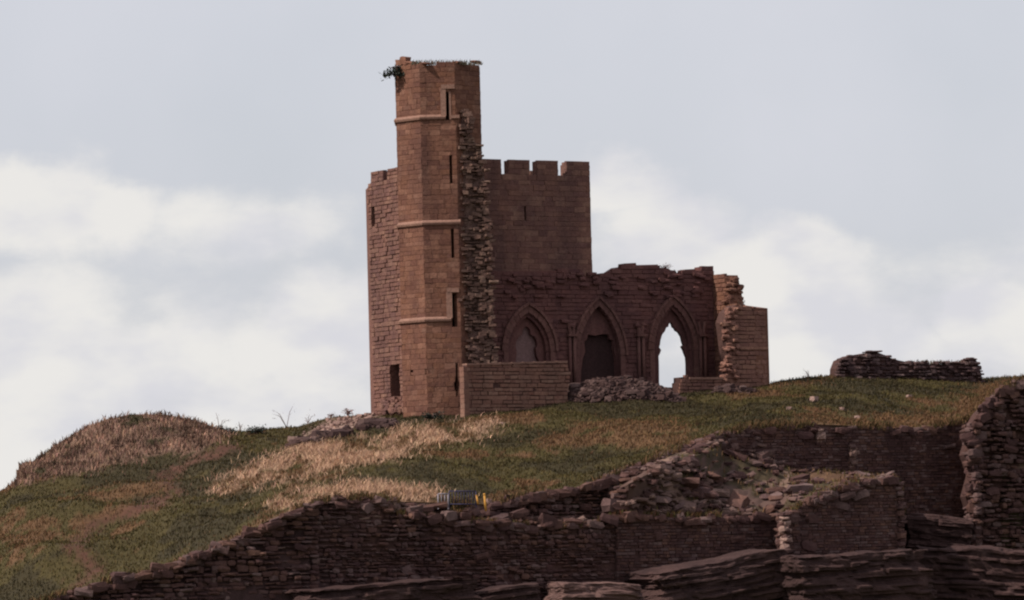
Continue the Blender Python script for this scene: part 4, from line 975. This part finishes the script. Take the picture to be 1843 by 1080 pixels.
shrub('shrub', 'low reddish bush beside the taller one on the scree skyline', hill_at(596, 752), .35, 90, .1, M_PINK, 10, .6, 0, .09)
for px, py, h, lab in [(395, 773, .9, 'thin dry stalk at the right end of the mound'), (432, 775, .6, 'short dry stalk just right of the mound'), (516, 768, 1.15, 'tallest dry stalk on the left skyline'), (554, 762, .65, 'bushy dry stalk nearest the scree bank'), (1456, 679, .5, 'dry stalk left of the skyline ruin')]:
    shrub('dry_stalk', lab, hill_at(px, py), h, 30, .1, M_TWIG, 3, 1.0, 0, .07, cat='stalk')
for px, py, lab in [(408, 782, 'dark shrubby clump at the right foot of the mound'), (460, 782, 'dark low bush on the skyline between mound and scree'), (780, 755, 'green weeds at the foot of the turret')]:
    shrub('shrub', lab, hill_at(px, py), .7, 420, .1, M_LEAF, 14, .5, 0, .14)

# ------------------------------------------------------------------ barriers on the edge
M_BLUE = plain_mat('blue_paint', (.035, .03, .07), .6); M_GREY = plain_mat('galvanised', (.2, .17, .19), .6, .2); M_YEL = plain_mat('yellow_paint', (.5, .24, .05), .6)
YB = -41.9
def barrier(name, label, x0, x1, y0, y1, mat, bars, Y, r=.028, rb=.02):
    a, b_ = at(x0, y1, Y), at(x1, y1, Y); h = at(x0, y0, Y).z - a.z; t = thing(name, tuple((a + b_) / 2), label, 'barrier'); B = tuple((a + b_) / 2); Z = Vector((0, 0, 1))
    sh = Shape(); sh.tube([a, a + Z * h, ], r); sh.tube([b_, b_ + Z * h], r); sh.obj('post', mat, t, B, True)
    for k in (.22, 1.0): sh = Shape(); sh.tube([a + Z * h * k, b_ + Z * h * k], r); sh.obj('rail', mat, t, B, True)
    for i in range(bars):
        q = a.lerp(b_, (i + 1) / (bars + 1)); sh = Shape(); sh.tube([q + Z * h * .22, q + Z * h], rb); sh.obj('bar', mat, t, B, True)
    for q in (a, b_): sh = Shape(); sh.tube([q + Vector((0, -.3, .03)), q + Vector((0, .3, .03))], r); sh.obj('foot', mat, t, B, True)
    return t
barrier('crowd_barrier', 'dark blue crowd barrier with upright bars on the cliff edge', 809, 857, 884, 914, M_BLUE, 8, YB, .03, .02)
barrier('gate_frame', 'pale grey metal frame at the left end of the blue barrier', 789, 807, 889, 917, M_GREY, 2, YB - .3, .045, .035)
def post(label, x, y0, y1, Y, w):
    a, b_ = at(x + 1.5, y1, Y), at(x - 1.5, y0, Y); sh = Shape(); c = a
    sh.tube([a, a.lerp(b_, .9)], w, w, 8); sh.tube([a.lerp(b_, .9), b_], w * 1.25, w * .8, 8); o = sh.obj('marker_post', M_YEL, None, tuple(a), True); o.location = a; tag(o, label, 'post', 'yellow posts by the blue barrier')
post('tall yellow post at the right end of the blue barrier', 873, 888, 920, YB - .2, .06); post('shorter yellow post against the bars of the blue barrier', 859, 891, 908, YB - .25, .05)
